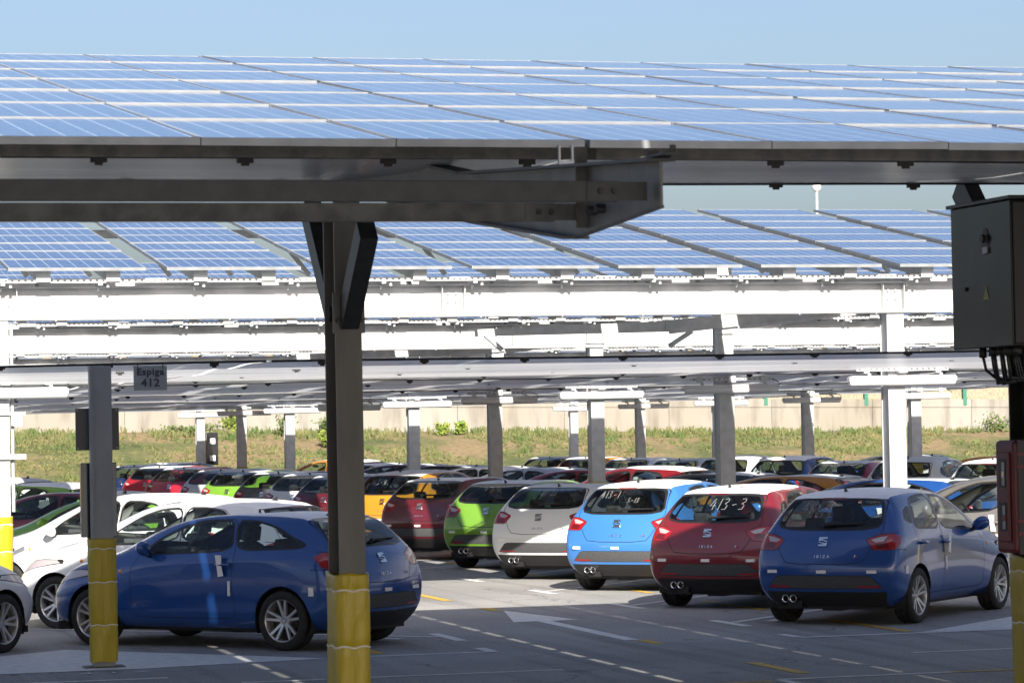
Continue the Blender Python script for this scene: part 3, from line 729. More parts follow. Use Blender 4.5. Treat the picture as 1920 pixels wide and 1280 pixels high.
# blades and weeds on the bank
M['blades'] = noisy(mat("grass_blades", rough=.8), (.05, .085, .015), (.14, .13, .05), .9, 4)
rnd = random.Random(5); g = MB(); vs = []; fs = []
for i in range(24000):
    u = rnd.uniform(8, 54); v = 95.6 + (WV - .4 - 95.6) * rnd.random()
    d = noise.fractal(Vector((u * .28, v * .28, 0)), 1, 2, 5)
    if d > -.24 + .5 * rnd.random() + (.35 if v > WV - 2.6 else 0): continue
    top = v > WV - 2.2
    z = bank_z(u, v); h = rnd.uniform(.05, .15) * (1.7 if top else 1)
    for q in range(3):
        a = rnd.uniform(0, 6.28); dx, dy = math.cos(a) * .030, math.sin(a) * .03
        lx, ly = rnd.uniform(-.12, .12), rnd.uniform(-.08, .08); o = len(vs)
        vs += [(u - dx, v - dy, z - .02), (u + dx, v + dy, z - .02), (u + dx * .2 + lx, v + ly, z + h), (u - dx * .5 + lx, v + ly, z + h * .8)]; fs.append((o, o + 1, o + 2, o + 3))
g.add(vs, fs); tag(g.build('grass', M['blades']), kind='stuff', label='patchy green and dry grass growing on the sunny bank below the wall', cat='grass')
M['leaf'] = noisy(mat("bush_leaves", rough=.7), (.10, .17, .02), (.26, .30, .05), 3, 3)
M['leaf2'] = noisy(mat("dark_bush_leaves", rough=.7), (.04, .08, .015), (.12, .15, .04), 3, 3)
M['bark'] = mat("brown_stem", (.09, .06, .04), .9)
def bush(u, v, w_, h_, mt, label, seed, nl=420):
    rn = random.Random(seed); z0 = bank_z(u, v); t = thing('bush', (u, v, z0), label, 'bush', 'bushes on the grass bank')
    st = MB(); lf = MB()
    tips = []
    for i in range(9):
        a = rn.uniform(0, 6.28); q = rn.uniform(.2, 1) ** .5; p = Vector((math.cos(a) * w_ * .5 * q, math.sin(a) * w_ * .4 * q, h_ * rn.uniform(.55, 1)))
        st.tube([(0, 0, -.05), p * .5 + Vector((0, 0, .05)), p], [.03, .02, .008], 5); tips.append(p)
    for i in range(nl):
        p = rn.choice(tips) * rn.uniform(.25, 1.05) + Vector((rn.gauss(0, w_ * .11), rn.gauss(0, w_ * .1), rn.gauss(0, h_ * .07)))
        s_ = rn.uniform(.05, .10); d = Vector((rn.gauss(0, 1), rn.gauss(0, 1), rn.gauss(.3, 1))).normalized(); e_ = d.orthogonal().normalized()
        lf.add([p - e_ * s_ * .5, p + d * s_ * .8, p + e_ * s_ * .5, p - d * s_ * .5], [(0, 1, 2, 3)])
    st.build('stems', M['bark'], t); lf.build('foliage', mt, t)
    return t

M['concrete'] = mat("stained_concrete", (.5, .46, .4), .9)
n, l, b = nodes(M['concrete'])
tc = n.new("ShaderNodeTexCoord"); mp = n.new("ShaderNodeMapping"); mp.inputs["Scale"].default_value = (1.6, 1, .35)
t1 = n.new("ShaderNodeTexNoise"); t1.inputs["Scale"].default_value = 1.3; t1.inputs["Detail"].default_value = 8
t2 = n.new("ShaderNodeTexNoise"); t2.inputs["Scale"].default_value = .25; t2.inputs["Detail"].default_value = 5
r1 = n.new("ShaderNodeValToRGB"); e = r1.color_ramp.elements; e[0].position = .28; e[0].color = (.14, .13, .115, 1); e[1].position = .5; e[1].color = (.235, .222, .197, 1)
r2 = n.new("ShaderNodeValToRGB"); e = r2.color_ramp.elements; e[0].position = .35; e[0].color = (.86, .82, .76, 1); e[1].position = .65; e[1].color = (1, 1, 1, 1)
mu = n.new("ShaderNodeMix"); mu.data_type = 'RGBA'; mu.blend_type = 'MULTIPLY'; mu.inputs[0].default_value = 1
l.new(tc.outputs['Object'], mp.inputs[0]); l.new(mp.outputs[0], t1.inputs['Vector']); l.new(tc.outputs['Object'], t2.inputs['Vector'])
l.new(t1.outputs[0], r1.inputs[0]); l.new(t2.outputs[0], r2.inputs[0]); l.new(r1.outputs[0], mu.inputs[6]); l.new(r2.outputs[0], mu.inputs[7]); l.new(mu.outputs[2], b.inputs["Base Color"])
t = thing('boundary_wall', (14, WV, 0), 'long pale concrete wall with dark stains above the grass bank', 'wall')
wl = MB(); cp = MB()
for i in range(16):
    u0 = -2 + i * 4.0; u1 = u0 + 3.985; z0 = wall_base(u0); z1 = wall_base(u1)
    a0, a1 = u0 - 14, u1 - 14
    for zz0, zz1, y0, y1, bb in ((-2.4, .66, 0, .25, wl), (.66, .96, -.03, .28, cp)):
        bb.add([(a0, y0, z0 + zz0), (a1, y0, z1 + zz0), (a1, y1, z1 + zz0), (a0, y1, z0 + zz0), (a0, y0, z0 + zz1), (a1, y0, z1 + zz1), (a1, y1, z1 + zz1), (a0, y1, z0 + zz1)],
               [(3, 2, 1, 0), (4, 5, 6, 7), (0, 1, 5, 4), (1, 2, 6, 5), (2, 3, 7, 6), (3, 0, 4, 7)])
wl.v = [(x + 14, y, z) for x, y, z in wl.v]; cp.v = [(x + 14, y, z) for x, y, z in cp.v]
o1 = wl.build('wall_face', M['concrete'], t); o2 = cp.build('coping', M['concrete'], t)
M['reed'] = noisy(mat("brown_reed_screen", rough=.9), (.13, .105, .07), (.34, .29, .21), 9, 5, stretch=(6, 1, .7))
t = thing('reed_fence', (14, WV + .12, 0), 'brown reed screen fence with green posts on top of the concrete wall', 'fence')
rf = MB()
for i in range(22):
    u0 = -8 + i * 3.98; u1 = u0 + 3.97
    a0, a1 = u0 - 14, u1 - 14
    rf.add([(a0, .0, wall_base(u0) + .96), (a1, 0, wall_base(u1) + .96), (a1, .03, wall_base(u1) + .96), (a0, .03, wall_base(u0) + .96), (a0, 0, wall_base(u0) + 3.4), (a1, 0, wall_base(u1) + 3.35), (a1, .03, wall_base(u1) + 3.35), (a0, .03, wall_base(u0) + 3.4)],
           [(3, 2, 1, 0), (4, 5, 6, 7), (0, 1, 5, 4), (1, 2, 6, 5), (2, 3, 7, 6), (3, 0, 4, 7)])
rf.build('reed_screen', M['reed'], t)
p0 = None
for i in range(12, 22):
    u0 = -8 + i * 3.98; pm = MB(); z = wall_base(u0) + .96
    o = MB().box(-.07, .07, -.17, -.03, 0, 2.3).build('post', M['green_post'], t) if p0 is None else p0.copy()
    if p0 is None: p0 = o
    else: C.objects.link(o)
    o.location = (u0 - 14, 0, z)
for u, v, w_, h_, mt, lab, sd in (
        (19.6, WV - .8, 1.0, 1.0, 'leaf', 'tallest yellow green bush against the concrete wall between two far columns', 1),
        (27.0, WV - 1.6, .45, .5, 'leaf', 'left of the twin small bushes mid bank right of the dark foreground post', 2),
        (27.75, WV - 1.4, .45, .5, 'leaf', 'right of the twin small bushes mid bank right of the dark foreground post', 3),
        (21.3, WV - 1.6, .7, .8, 'leaf2', 'small dark green bush high on the bank just left of the foreground post', 4),
        (22.3, WV - 4.2, .7, .6, 'leaf', 'low yellow green bush lowest on the bank left of the foreground post', 5),
        (22.9, WV - 1.4, .8, .7, 'leaf2', 'dark leafy bush half hidden by the foreground post', 6),
        (48.6, WV - 1.0, 1.2, .7, 'leaf2', 'spiky grass tussock bush below the wall beside the red box', 7),
        (18.1, WV - 1.5, 1.9, .45, 'leaf2', 'wide low green bush on the bank right of the sign post', 8)):
    bush(u, v, w_, h_, M[mt], lab, sd)

# ------------------------------------------------------------------ paint on the asphalt
pa = MB(); ya = MB(); HT = .004
def line(mb, a, b, w_):
    a = Vector((*a, HT)); b = Vector((*b, HT)); d = (b - a).normalized(); x = Vector((-d.y, d.x, 0)) * w_ / 2
    mb.add([a - x, a + x, b + x, b - x], [(0, 1, 2, 3)])
def poly(mb, pts): mb.add([(x, y, HT) for x, y in pts], [tuple(range(len(pts)))])
WM = []
def mark(name, fn, m_='white_paint', lab=None, group=None):
    mb = MB(); fn(mb); o = mb.build(name, M[m_]); tag(o, kind='structure'); return o
def r_lines(mb):
    for k in range(16):
        d = 20.95 + 3.72 * k
        line(mb, (11.52, 11.52 + d), (15.1, 15.1 + d), .10); line(mb, (11.44, 11.44 + d - .62), (11.44, 11.44 + d + .55), .13)
        line(mb, (11.95, 11.95 + d - .42), (12.3, 12.3 + d - .42), .11)
    for k in range(16):
        s_ = 39.95 + 3.72 * k
        line(mb, (8.02, s_ - 8.02), (4.2, s_ - 4.2), .10); line(mb, (8.1, s_ - 8.1 - .62), (8.1, s_ - 8.1 + .6), .13)
        line(mb, (7.6, s_ - 7.6 - .5), (7.3, s_ - 7.3 - .5), .11)
mark('bay_lines', r_lines)
def corner_lines(mb):
    line(mb, (11.32, 29.85), (14.9, 29.85), .11); poly(mb, [(11.26, 29.91), (11.38, 29.91), (11.36, 30.42), (11.26, 30.42)])
    poly(mb, [(12.68, 29.92), (14.9, 29.92), (14.9, 32.1)])
    line(mb, (11.49, 27.35), (14.8, 27.35), .10)
    line(mb, (9.29, 25.09), (10.9, 25.09), .10); poly(mb, [(9.25, 24.6), (9.35, 24.6), (9.35, 25.02), (9.25, 25.02)])
    line(mb, (6.35, 29.55), (8.02, 29.55), .11); poly(mb, [(7.92, 29.62), (8.04, 29.62), (8.04, 30.1), (7.92, 30.1)])
    line(mb, (5.0, 27.05), (7.96, 27.05), .09); line(mb, (1.5, 27.93), (4.49, 27.93), .11)
    poly(mb, [(.2, 29.12), (4.4, 29.12), (6.3, 29.5), (4.1, 32.1), (3.3, 31.4), (.2, 31.4)])
mark('corner_lines', corner_lines)
def arrow(mb):
    poly(mb, [(9.87, 36.05), (9.38, 33.83), (9.66, 33.86), (9.60, 30.38), (9.76, 30.38), (9.82, 33.84), (10.16, 33.86)])
mark('arrow_marking', arrow)
def yellow(mb):
    for v0, v1 in ((25.6, 27.0), (29.75, 30.36), (36.08, 36.7), (38.5, 40.7), (44, 46), (50, 52)): line(mb, (9.76 + .006 * (v0 - 30), v0), (9.76 + .006 * (v1 - 30), v1), .13)
    for k in range(12): line(mb, (12.6, 30.06 + 4.3 * k), (12.6, 32.3 + 4.3 * k), .11)
    line(mb, (10.9, 25.09), (14.5, 25.09), .09); line(mb, (8.7, 24.95), (9.2, 24.95), .09)
    for k in range(10): line(mb, (6.9, 29.85 + 4.3 * k), (6.9, 31.6 + 4.3 * k), .11)
mark('yellow_lines', yellow, 'yellow_paint')
tm = text_mesh("412", .34, .0, 1.5)
o = link('bay_number', tm, M['white_paint']); o.location = (4.12, 29.02 - .27, .008); o.rotation_euler.z = math.pi * .0; o.scale = (1, .62, 1); tag(o, kind='structure')
M['patch'] = noisy(mat("worn_pale_concrete", rough=.9), (.30, .30, .29), (.42, .42, .40), 1.2, 6)

# ------------------------------------------------------------------ solar roofs
ROWS = {'near': [7]}
TA, LA, UA, VA, ZA = .156763, 1.68052, 2.63154, 15.41634, 3.69139
def panel_meshes(W, L, T=.04):
    fr = MB(); fw_ = .012
    fr.box(0, W, 0, fw_, -T, 0); fr.box(0, W, L - fw_, L, -T, 0); fr.box(0, fw_, fw_, L - fw_, -T, 0); fr.box(W - fw_, W, fw_, L - fw_, -T, 0)
    ce = MB(); ce.box(fw_, W - fw_, fw_, L - fw_, -.012, -.003); ce.m[0] = 1
    return fr.mesh('panel_frame'), ce.mesh('solar_cells')
PA, CA = panel_meshes(1.0045, 1.660); PB, CB = panel_meshes(1.649, .99)
def array(name, label, group, u0, v0, z0, tilt, nu, nv, pu, pvv, fm, cm, cmat, extra=False):
    t = thing(name, (u0, v0, z0), label, 'solar panels', group)
    rotm = Matrix.Rotation(tilt, 4, 'X')
    for j in range(nv):
        for i in range(nu):
            f = link('solar_panel', fm, M['alu'], t); f.matrix_local = rotm @ Matrix.Translation((i * pu + (.03 if extra and i > 2 else 0), j * pvv, .005 * (j > 0))) @ Matrix.Rotation(-.003 * (j > 0) * 1.66 / pvv + random.gauss(0, .0012), 4, 'X') @ Matrix.Rotation(random.gauss(0, .0015), 4, 'Y')
            link('solar_cells', cm, [M[cmat], M['backsheet']], f)
    return t, rotm
names = ['leftmost outer', 'left', 'middle', 'right', 'far right']
def near_roof(dv, tagname, first, last, lab, nv=7):
    for m in range(first, last + 1):
        u0 = 4.73637 + 5.062 * m + (-.012 if m < 0 else .03 * (m > 0))
        t, rm = array('solar_roof', lab(m), tagname, u0, VA - dv, ZA + (7 - nv) * LA * math.sin(TA), TA, 5, nv, 1.01, LA, PA, CA, 'pv_tall', m == 0 and nv == 7)
        pu_ = MB()
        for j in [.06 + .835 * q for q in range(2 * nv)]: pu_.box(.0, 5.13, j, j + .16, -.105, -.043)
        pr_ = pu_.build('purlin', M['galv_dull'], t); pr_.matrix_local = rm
near_roof(0, 'large near solar roofs', -2, 2, lambda m: {
    -2: 'near solar roof out past the left picture edge', -1: 'near solar roof of wide grey blue panels left of the dark seam',
    0: 'near solar roof right of the dark seam in the centre', 1: 'near solar roof at upper right above the cabinet', 2: 'near solar roof beyond the right picture edge'}[m])
near_roof(14.75 - 2 * LA * math.cos(TA), 'unseen solar roofs over the photographer', -3, 1, lambda m: 'unseen shading solar roof high over the camera at the %s of its row' % ['far left', 'left', 'middle', 'right', 'far right'][m + 3], 5)  # unseen roof that shades the foreground; row count trimmed for bounce light

def sheet(name, u0, u1, v0, v1, zf, label, group, nu=40, nv=24, clips=None, sag=.02):
    vs = []; fs = []
    for i in range(nu + 1):
        for j in range(nv + 1):
            u = u0 + (u1 - u0) * i / nu; v = v0 + (v1 - v0) * j / nv
            vs.append((u, v, zf(u, v) + sag * noise.noise(Vector((u * .25, v * .8, 1.3))) - sag * 1.2 * math.sin(math.pi * j / nv) ** 2))
    for i in range(nu):
        for j in range(nv): a = i * (nv + 1) + j; fs.append((a, a + nv + 1, a + nv + 2, a + 1))
    t = thing(name, (u0, v0, zf(u0, v0)), label, 'net', group); o0 = Vector((u0, v0, zf(u0, v0)))
    mb = MB(); mb.add([Vector(p) - o0 for p in vs], fs); ob = mb.build('netting', M['net'], t, True)
    for j in (0, nv):
        hem = MB(); hem.tube([Vector(vs[i * (nv + 1) + j]) - o0 for i in range(nu + 1)], .012, 5); hem.build('edge_cable', M['wire'], t)
    cm = None
    for (cu, cv) in clips or []:
        if cm is None:
            k = MB(); k.box(-.042, .042, -.016, .016, -.020, .014); k.box(-.02, .02, -.012, .012, -.034, -.020); cm = k.mesh('net_clip')
        o = link('net_clip', cm, M['cable_clip'], t); o.location = Vector((cu, cv, zf(cu, cv) - .01)) - o0
    return t
# net under the front bay of the near roof
zfA = lambda u, v: 3.61 + .042 * (v - 15.6)
for m in (-1, 0, 1):
    u0 = 4.73637 + 5.135 * m
    sheet('protective_net', u0 - .05, u0 + 5.08, 15.62, 18.7, zfA, {-1: 'blue shaded strip of netting under the near roof above the dark beams', 0: 'blue shaded strip of netting under the near roof right of the tapered rafter', 1: 'blue shaded strip of netting under the near roof above the cabinet'}[m],
          'nets under the near roof', 24, 10, [(u0 + .35 + .75 * k, 15.62) for k in range(7)] + [(u0 + .35 + .95 * k, 18.7) for k in range(5)], .015)
# nets stretched over the parked cars
for k in range(5):
    v0 = 29.5 + 13.2 * k; v1 = v0 + 13.12
    for q in range(3):
        u0 = -7.5 + 13.3 * q; u1 = u0 + 13.25
        cl = [(u0 + .5 + 1.02 * i, v0 + .0) for i in range(13)]
        for jj in (3.2, 6.4, 9.6): cl += [(u0 + .9 + 1.9 * i, v0 + jj) for i in range(7)]
        sheet('protective_net', u0, u1, v0, v1, lambda u, v: 2.87 + .003 * (u - 4), 'white net stretched flat over the cars, %s strip of the %s bay' % (['left', 'middle', 'right'][q], ['nearest', 'second', 'third', 'fourth', 'farthest'][k]), 'white nets over the cars', 30, 30, cl if k < 3 else None, .035)

# ------------------------------------------------------------------ steel: columns, beams, lamps
def hsec(mb, z0, z1, b=.26, d=.27, t=.016, mi=0, closed=False):
    """upright H section, flanges facing along the rows"""
    mb.box(-b / 2, b / 2, -d / 2, -d / 2 + t, z0, z1, mi); mb.box(-b / 2, b / 2, d / 2 - t, d / 2, z0, z1, mi); mb.box(-.007, .007, -d / 2 + t, d / 2 - t, z0, z1, mi)
    if closed: mb.box(-b / 2 + .012, -b / 2 + .02, -d / 2 + t, d / 2 - t, z0, z1, mi)  # plate added over the recess so the left side looks lit
    return mb
M['wrap'] = mat("yellow_plastic_wrap", (.41, .315, .010), .34)
n, l, b = nodes(M['wrap']); tc = n.new("ShaderNodeTexCoord"); mp = n.new("ShaderNodeMapping"); mp.inputs["Scale"].default_value = (5, 5, 1.3)
mp.inputs["Rotation"].default_value = (.3, .5, 0)
t1 = n.new("ShaderNodeTexNoise"); t1.inputs["Scale"].default_value = 2.0; t1.inputs["Detail"].default_value = 5; t1.inputs["Distortion"].default_value = 1.2
bp = n.new("ShaderNodeBump"); bp.inputs["Strength"].default_value = .55; bp.inputs["Distance"].default_value = .03
l.new(tc.outputs['Object'], mp.inputs[0]); l.new(mp.outputs[0], t1.inputs['Vector']); l.new(t1.outputs[0], bp.inputs['Height']); l.new(bp.outputs[0], b.inputs['Normal'])
def wrap(par, h, b, d, z0=.02, ties=(.33, .66, .92), cuts=True):
    """foam pad round the foot of a column, tied with string"""
    vs = []; fs = []; N = 40; K = 60; rn = Vector((par.location.x, par.location.y, 0))
    def ring(i, k):
        t = 2 * math.pi * i / N; c, s_ = math.cos(t), math.sin(t); z = z0 + (h - z0) * k / K
        e = 5.0; q = (abs(c) ** e + abs(s_) ** e) ** (-1 / e)
        f = 1.0
        for tz in ties: f -= .035 * math.exp(-((z / h - tz) * h / .022) ** 2)
        wv = .012 * noise.noise(Vector((c * 2, s_ * 2, z * 2)) + rn) + .006 * noise.noise(Vector((c * 6, s_ * 6, z * 5 + c * 4)) + rn)
        return (c * q * (b / 2 + .028) * f + c * wv, s_ * q * (d / 2 + .028) * f + s_ * wv, z + (.02 * noise.noise(Vector((c, s_, 7))) if k in (0, K) else 0))
    for k in range(K + 1):
        for i in range(N): vs.append(ring(i, k))
    for k in range(K):
        for i in range(N): fs.append((k * N + i, k * N + (i + 1) % N, (k + 1) * N + (i + 1) % N, (k + 1) * N + i))
    for i in range(N): x, y, z = ring(i, K); vs.append((x * .72, y * .72, z - .02))
    for i in range(N): fs.append((K * N + i, K * N + (i + 1) % N, (K + 1) * N + (i + 1) % N, (K + 1) * N + i))
    mb = MB(); mb.add(vs, fs); o = mb.build('yellow_wrap', M['wrap'], par, True)
    for tz in ties:
        mb = MB(); k = round((tz * h - z0) / (h - z0) * K)
        mb.tube([(ring(i, k)[0] * 1.012, ring(i, k)[1] * 1.012, tz * h + .006 * math.sin(i)) for i in range(N)], .006, 5, closed=True); mb.build('string', M['string'], o)
    return o
def lamp(u, v, z, label, flip=1, group='tube lamps on the columns', L=1.47):
    t = thing('tube_lamp', (u, v, z), label, 'lamp', group)
    if 'lamp' not in MESH:
        a = MB(); a.tube([(-L / 2, 0, 0), (-L / 2 + .015, 0, 0), (L / 2 - .015, 0, 0), (L / 2, 0, 0)], [.045, .058, .058, .045], 10)
        b_ = MB(); b_.box(-L / 2 + .01, L / 2 - .01, -.062, .062, .02, .075); b_.box(-L / 2 - .012, -L / 2 + .03, -.05, .05, .0, .06); b_.box(L / 2 - .03, L / 2 + .012, -.05, .05, 0, .06)
        c = MB(); c.box(-.64, .64, -.022, .022, .135, .178)
        ds = []
        for x in (-.5, .5): d = MB(); d.box(x - .035, x + .035, -.03, .03, .105, .205); d.box(x + .02, x + .06, -.02, .02, .076, .1051); ds.append(('bracket', d.mesh('bracket'), 'galv', False))
        e_ = MB(); e_.box(-.055, .055, -.05, .05, .11, .22)
        f = MB(); f.tube([(.52, 0, .17), (.62, 0, .165), (.74, 0, .12), (.78, 0, .075), (.70, 0, .05)], .008, 5)
        h_ = MB()
        for i in range(16): h_.box(-.61 + i * .08, -.58 + i * .08, -.0235, -.0222, .15, .163)
        MESH['lamp'] = [('lamp_cover', a.mesh('lamp_cover'), 'lamp_cover', True), ('lamp_body', b_.mesh('lamp_body'), 'lamp_body', False), ('slotted_rail', c.mesh('slotted_rail'), 'galv', False), ds[0], ds[1], ('junction_box', e_.mesh('junction_box'), 'lamp_body', False), ('cable', f.mesh('cable'), 'wire', True), ('rail_slots', h_.mesh('rail_slots'), 'wire', False)]
    for nm, me, mt, sm in MESH['lamp']: link(nm, me, M[mt], t, sm)
    return t
MESH = {}
ordn = ['nearest', 'second', 'third', 'fourth', 'fifth', 'sixth', 'seventh', 'eighth', 'ninth', 'tenth']
def column(u, v, top, label, group, b=.235, d=.25, mt='galv', wraph=0, lamp_label=None, head=True):
    t = thing('steel_column', (u, v, 0), label, 'column', group)
    hsec(MB(), 0, top, b, d, closed=mt == 'galv').build('shaft', M[mt], t)
    MB().box(-b / 2 - .06, b / 2 + .06, -d / 2 - .06, d / 2 + .06, 0, .018).build('base_plate', M['galv'], t)
    if head: MB().box(-b / 2 - .05, b / 2 + .05, -d / 2 - .03, d / 2 + .03, top, top + .015).build('head_plate', M['galv'], t)
    if wraph: wrap(t, wraph, b, d)
    if lamp_label: lamp(u + .05, v - d / 2 - .07, 2.70, lamp_label)
    return t
U1, U2, U3 = 4.13, 15.609, 27.06
fr = [37.6 + 6.6 * k for k in range(9)]
for i, v in enumerate(fr):
    fb = i % 2 == 0
    column(U2, v, 3.6 if fb else 4.75, '%s galvanised column in the line right of the centre aisle' % ordn[i], 'galvanised columns right of the aisle', wraph=1.24, lamp_label='tube lamp on the %s column of the line right of the aisle' % ordn[i])
for i, v in enumerate(fr):
    if i % 2 == 0 or i > 2:
        column(U3, v, 3.6 if i % 2 == 0 else 4.75, '%s galvanised column in the distant line at right' % ordn[i], 'galvanised columns of the distant right line', wraph=1.24, lamp_label='tube lamp on the %s column of the distant right line' % ordn[i])
cl_ = column(U1 - .12, 37.6, 3.6, 'bright galvanised column with yellow wrapped foot at left picture edge', 'galvanised columns left of the aisle', b=.30, d=.30, wraph=1.25)
lamp(U1 - .02, 37.6 - .24, 2.71, 'tube lamp on the column at the left picture edge')
dn = MB(); dn.tube([(.19, -.1, 1.3), (.19, -.1, 3.55)], .022, 8); dn.build('conduit', M['galv'], cl_)
bk = MB(); bk.box(-.2, .34, -.19, -.16, 2.46, 2.50); bk.build('bracket', M['galv'], cl_)
MB().box(.17, .30, -.185, -.10, 2.33, 2.455).build('junction_box', M['galv'], cl_)
MB().box(-.2, .34, -.19, -.16, 1.93, 1.99).build('bracket', M['galv'], cl_)
# control box on a far column
t = thing('control_box', (U2 + .30, 90.2, 1.25), 'small grey box on the side of a far column above the car roofs', 'box')
MB().box(-.17, .17, -.12, .12, 0, .95).build('case', M['mirrorplate'], t, False, .02)
MB().box(-.08, .08, -.13, -.121, .12, .28).box(-.08, .08, -.13, -.121, .62, .78).build('white_cover', M['pad'], t)

def main_beam(v, u0, u1, label, joints, dz=0.):
    t = thing('main_beam', (u0, v, 3.615 + dz), label, 'beam', 'long galvanised beams under the solar tables'); L = u1 - u0; H = .385
    bm_ = MB(); bm_.box(0, L, -.006, .006, .018, H - .018); bm_.box(0, L, -.11, .11, 0, .018); bm_.box(0, L, -.11, .11, H - .018, H); bm_.build('i_section', M['galv_bright'], t)
    tr = MB(); tr.box(0, L, -.26, -.255, H + .035, H + .085); tr.box(0, L, -.255, -.16, H + .035, H + .039); tr.build('cable_tray', M['galv_bright'], t)
    ho = MB(); k = 0
    while k * .078 < L: ho.box(k * .078 + .02, k * .078 + .05, -.2635, -.2602, H + .052, H + .068); k += 1
    ho.build('tray_slots', M['wire'], t)
    br = MB(); k = .6
    while k < L:
        br.box(k, k + .05, -.25, .05, H + .005, H + .034); br.tube([(k + .02, -.10, H - .06), (k + .02, -.10, H + .02)], .016, 6)
        br.tube([(k + .12, -.2, H - .02), (k + .12, -.2, H + .03)], .02, 6); k += 1.17
    br.build('tray_bracket', M['galv'], t)
    co = MB(); co.tube([(0, -.14, -.005), (L, -.14, -.005)], .028, 8); co.build('conduit', M['galv_bright'], t, True)
    cb = MB(); k = .3
    while k < L: cb.box(k, k + .02, -.175, -.105, -.04, .03); k += 1.06
    cb.build('conduit_clip', M['alu'], t)
    for j in joints:
        s_ = MB(); s_.box(j - .15, j - .14, -.105, -.008, .02, H - .02); s_.box(j + .14, j + .15, -.105, -.008, .02, H - .02); s_.build('stiffener', M['galv'], t)
        b2 = MB()
        for x in (-.05, .05):
            for z in (.17, .27): b2.lathe([(-.03, 0), (-.03, .016), (-.006, .016)], 'Y', 8, (j + x, 0, z))
        b2.build('bolts', M['galv'], t)
    return t
DZ = [0, -.06, -.22, -.36, -.5]
M['galv_bright'] = noisy(mat("bright_galvanised_steel", metal=.0, rough=.5), (.36, .37, .38), (.56, .57, .57), 2.2, 6)
for i, v in enumerate(fr[::2]):
    main_beam(v, 2.3 - i * 1.5, 34, '%s long white sunlit beam across the picture under the solar tables' % ordn[i], [U1 - 2.3 + i * 1.5, U2 - 2.3 + i * 1.5, U3 - 2.3 + i * 1.5] + [7.4 + 5.8 * (i % 2)], DZ[i])
# sloping rafters on the back columns
for i, v in enumerate(fr[1::2][:4]):
    t = thing('sloping_rafter', (U2, v - .16, 3.7), 'sloping galvanised rafter bolted to the %s column of the line right of the aisle' % ordn[2 * i + 1], 'rafter', 'sloping rafters')
    a = MB(); a.bar((-.9, 0, -.05), (2.6, 0, .26), .10, .21, h2=.14); a.bar((.16, -.06, -.07), (2.5, -.06, .17), .05, .05); a.build('upper_arm', M['galv'], t)
    a = MB(); a.bar((-3.9, .0, -.11), (-.90, .0, -.04), .10, .10, h2=.16); a.build('lower_arm', M['galv'], t)
    a = MB(); a.box(-.98, -.95, -.07, -.05, -.10, .06); a.bar((-3.75, 0, -.14), (-3.5, 0, -.36), .09, .06); a.bar((-.55, 0, -.12), (-.9, 0, -.33), .09, .06); a.build('brace', M['galv'], t)
    MB().box(-.16, .16, .0, .02, -.16, .2).build('bolt_plate', M['galv'], t)

# solar tables in rows on the beams
TB, LB, UB, PBT, ZB, VB = .159342, 1.0105, 9.850995, 1.904215, 4.209445, 37.155
def rail_mesh():
    r = MB(); L = 8 * LB
    r.box(0, .010, .14, L - .1, -.185, -.042); r.box(.01, .06, .14, L - .1, -.050, -.042); r.box(.01, .06, .14, L - .1, -.185, -.177); r.box(-.01, .16, .125, .138, -.185, -.044)
    return r.mesh('support_rail')
LEGS = [MB().bar((.05, .72, -.19), (.05, .48, -.36), .05, .05), MB().bar((.05, 4.1, -.19), (.35, 4.1, -.55), .06, .06), MB().bar((-.18, 3.0, -.19), (-.18, 3.0, -.55), .06, .06)]
LEGS = [q.mesh('support_leg') for q in LEGS]
XB = [MB().box(-.02, PBT - .02, 6.7, 6.82, -.30, -.19).mesh('cross_rail'), MB().box(-.02, PBT - .02, 3.0, 3.1, -.60, -.5).mesh('cross_rail')]
rmsh = rail_mesh(); first = None
posn = ['nearest', 'second', 'third', 'fourth']
for k in range(4):
    for tt in range(-5 - k, 10 + k):
        u0 = UB + PBT * tt; v0 = VB + 13.2 * k; zb = ZB + DZ[k]
        lab = 'solar table of eight blue landscape panels, %s from the left in the %s row' % (str(tt + 6 + k) + ('th' if tt + 6 + k > 3 else ['st', 'nd', 'rd'][tt + 5 + k]), posn[k])
        if first is None:
            first, rm = array('solar_table', lab, 'solar tables in rows on the beams', u0, v0, ZB, TB, 1, 8, 1.649, LB, PB, CB, 'pv_wide')
            for x in (.36, 1.20):
                for nm, me in [('support_rail', rmsh)] + [('support_leg', q) for q in LEGS]: link(nm, me, M['galv'], first).matrix_local = rm @ Matrix.Translation((x, 0, 0))
            for me in XB: link('cross_rail', me, M['galv'], first).matrix_local = rm
        else:
            t = copy_tree(first); t.location = (u0, v0, zb); t['label'] = lab

# ------------------------------------------------------------------ foreground steel under the near roof
UF = 4.15
t = column(UF, 18.8, 3.62, 'dark grey steel post with yellow wrapped foot in the foreground', 'foreground posts', b=.165, d=.32, mt='post_grey', wraph=1.33, head=False)
for s_, nm in ((-1, 'near'), (1, 'far')):
    st = MB(); st.bar((0, s_ * .15, 2.88), (0, s_ * (.72 if s_ < 0 else .9), 3.52 + s_ * .12), .15, .11, upv=(1, 0, 0)); st.build('strut', M['dark_steel'], t)
pl = MB(); pl.box(-.10, .10, -.175, -.161, 2.80, 3.05); pl.build('gusset_plate', M['post_grey'], t)
bo = MB()
for x in (-.07, .07): bo.lathe([(-.20, 0), (-.20, .016), (-.176, .016)], 'Y', 8, (x, 0, 2.88))
bo.build('bolts', M['dark_steel'], t)
